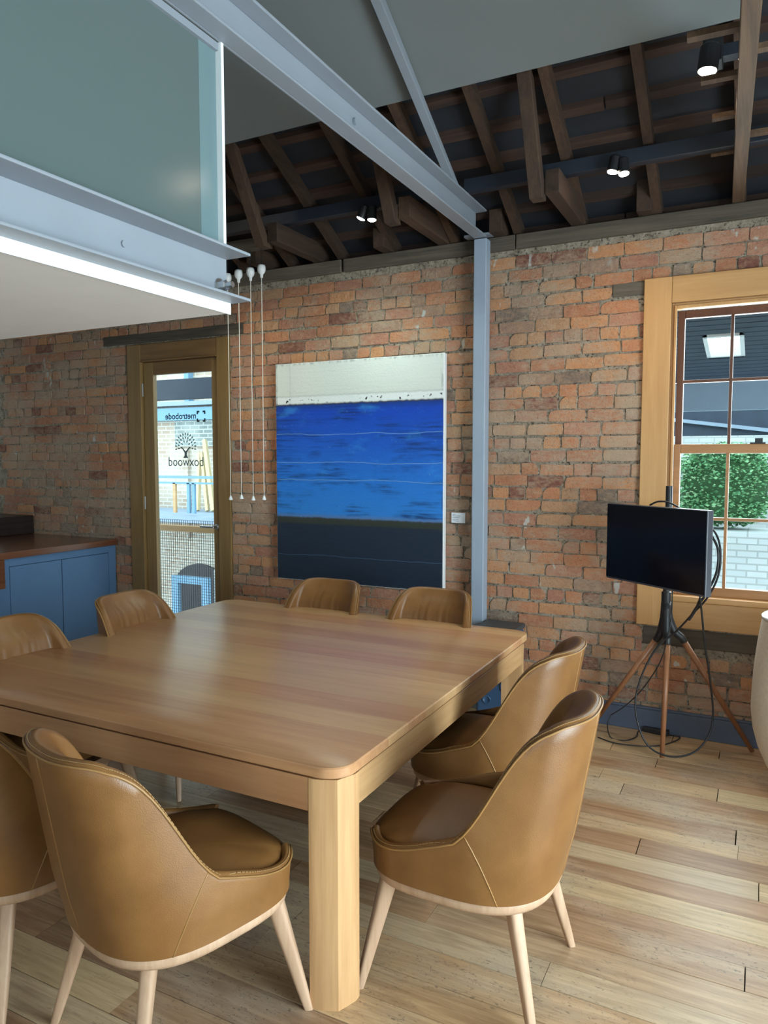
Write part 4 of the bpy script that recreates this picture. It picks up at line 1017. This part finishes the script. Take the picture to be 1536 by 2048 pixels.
# courtyard seen through the sash window
vr = empty('verandah_roof', (0, 6.2, 2.6)); tag(vr, 'dark boarded verandah roof with skylight seen through the sash window', 'verandah roof')
zA, zB = 2.74, 2.39; yA_, yB2 = 5.0, 7.5
def vz(y_): return zA + (zB-zA)*(y_-yA_)/(yB2-yA_)
sk0, sk1 = 6.06, 6.60
for i in range(22):
    y0 = yA_ + (yB2-yA_)*i/22; y1 = yA_ + (yB2-yA_)*(i+1)/22 - .012
    parts = [(-3.0, 3.0)] if (y1 < sk0 or y0 > sk1) else [(-3.0, -.41), (-.15, 3.0)]
    for a_, b_ in parts:
        child(MB().prism([(y0, vz(y0)), (y1, vz(y1)), (y1, vz(y1)+.02), (y0, vz(y0)+.02)], a_, b_, 0), 'board', M['verandah'], vr)
child(MB().prism([(yA_, vz(yA_)+.03), (sk0, vz(sk0)+.03), (sk0, vz(sk0)+.05), (yA_, vz(yA_)+.05)], -3, 3, 0).prism([(sk1, vz(sk1)+.03), (yB2, zB+.03), (yB2, zB+.05), (sk1, vz(sk1)+.05)], -3, 3, 0), 'roof_sheet', M['verandah'], vr)
kf = MB()
for q in ((-.42, -.39, sk0-.02, sk1+.02), (-.17, -.14, sk0-.02, sk1+.02)): kf.prism([(q[2], vz(q[2])-.01), (q[3], vz(q[3])-.01), (q[3], vz(q[3])+.12), (q[2], vz(q[2])+.12)], q[0], q[1], 0)
for a_ in (sk0-.02, sk1-.01): kf.prism([(a_, vz(a_)-.01), (a_+.03, vz(a_+.03)-.01), (a_+.03, vz(a_)+.12), (a_, vz(a_)+.12)], -.42, -.14, 0)
child(kf, 'skylight_frame', M['white_gloss'], vr)
child(MB().box(-3, 3, 7.5, 7.62, 2.13, 2.39), 'fascia', M['pale_fascia'], vr)
rf = empty('neighbour_roof', (0, 9.2, 2)); tag(rf, 'dark neighbouring lean-to roof edge below the verandah fascia', 'roof')
a, b = px(1358, 872, 1, 9.2), px(1540, 878, 1, 9.2); c2, d2 = px(1358, 836, 1, 9.2), px(1540, 872, 1, 9.2)
child(MB().box(-3, 3, 9.2, 9.3, a.z, a.z+.42), 'roof_face', M['verandah'], rf)
child(MB().prism([(c2.x-1.5, c2.z+.16), (d2.x+1, d2.z-.10), (d2.x+1, d2.z-.06), (c2.x-1.5, c2.z+.20)], 9.15, 9.2, 1), 'gutter', M['pale_fascia'], rf)
bxobj('garden_wall', (-3.2, 4, 11.0, 11.2, -3, 2.6), 'white_wall', 'pale rendered garden wall behind the clipped shrub', 'wall')
lw = empty('planter_wall', (0, 8.6, 0)); tag(lw, 'low whitewashed wall with coping below the clipped shrub', 'wall')
zc1 = px(1455, 1062, 1, 8.3).z
child(MB().box(-2, 3, 8.3, 8.8, -3, zc1-.12), 'wall_body', M['white_wall'], lw); child(MB().box(-2, 3, 8.25, 8.85, zc1-.12, zc1), 'coping', M['white_wall'], lw, bevel=.01)
# clipped shrub
g = NG('shrub_leaf'); rr_ = g.n('NewGeometry').outputs['Random Per Island']
g.base(g.ramp(rr_, [(0, (.06, .19, .07)), (.4, (.13, .36, .15)), (.75, (.26, .52, .24)), (1, (.42, .58, .32))])).p(rough=.55); M['leaf'] = g.m
sh_ = empty('clipped_shrub', (-.28, 8.6, zc1)); tag(sh_, 'rounded clipped green shrub standing on the low wall outside the window', 'shrub')
rs = random.Random(5); lf_ = MB(); cz = zc1 + .465; cxs = px(1448, 975, 1, 8.6).x
for k in range(5200):
    th = rs.uniform(0, 2*math.pi); u_ = rs.uniform(-1, 1); rad = rs.uniform(.86, 1.04)
    d_ = Vector((math.sqrt(1-u_*u_)*math.cos(th), math.sqrt(1-u_*u_)*math.sin(th), u_))
    e_ = .85; dd = Vector([math.copysign(abs(t)**e_, t) for t in d_])
    p = Vector((cxs + dd.x*.50*rad, 8.6 + dd.y*.30*rad, cz + dd.z*.44*rad)); q = Matrix.Rotation(rs.uniform(0, 6.28), 3, 'Z') @ Matrix.Rotation(rs.uniform(0, 6.28), 3, 'X'); s_ = rs.uniform(.013, .026)
    b0 = len(lf_.v); lf_.v += [tuple(p + q @ Vector(t)*s_) for t in ((-1, 0, 0), (0, -.6, .15), (1, 0, 0), (0, .6, .15))]; lf_.f.append((b0, b0+1, b0+2, b0+3))
m = bpy.data.meshes.new('foliage'); m.from_pydata(lf_.v, [], lf_.f); o = link('foliage', m, M['leaf'], sh_); o.matrix_parent_inverse = Matrix.Translation(-sh_.location); o['kind'] = 'stuff'
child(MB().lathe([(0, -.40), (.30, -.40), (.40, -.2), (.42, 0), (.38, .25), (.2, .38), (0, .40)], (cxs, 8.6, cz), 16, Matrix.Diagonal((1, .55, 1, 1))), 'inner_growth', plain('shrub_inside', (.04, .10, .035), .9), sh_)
bpy.context.view_layer.update()
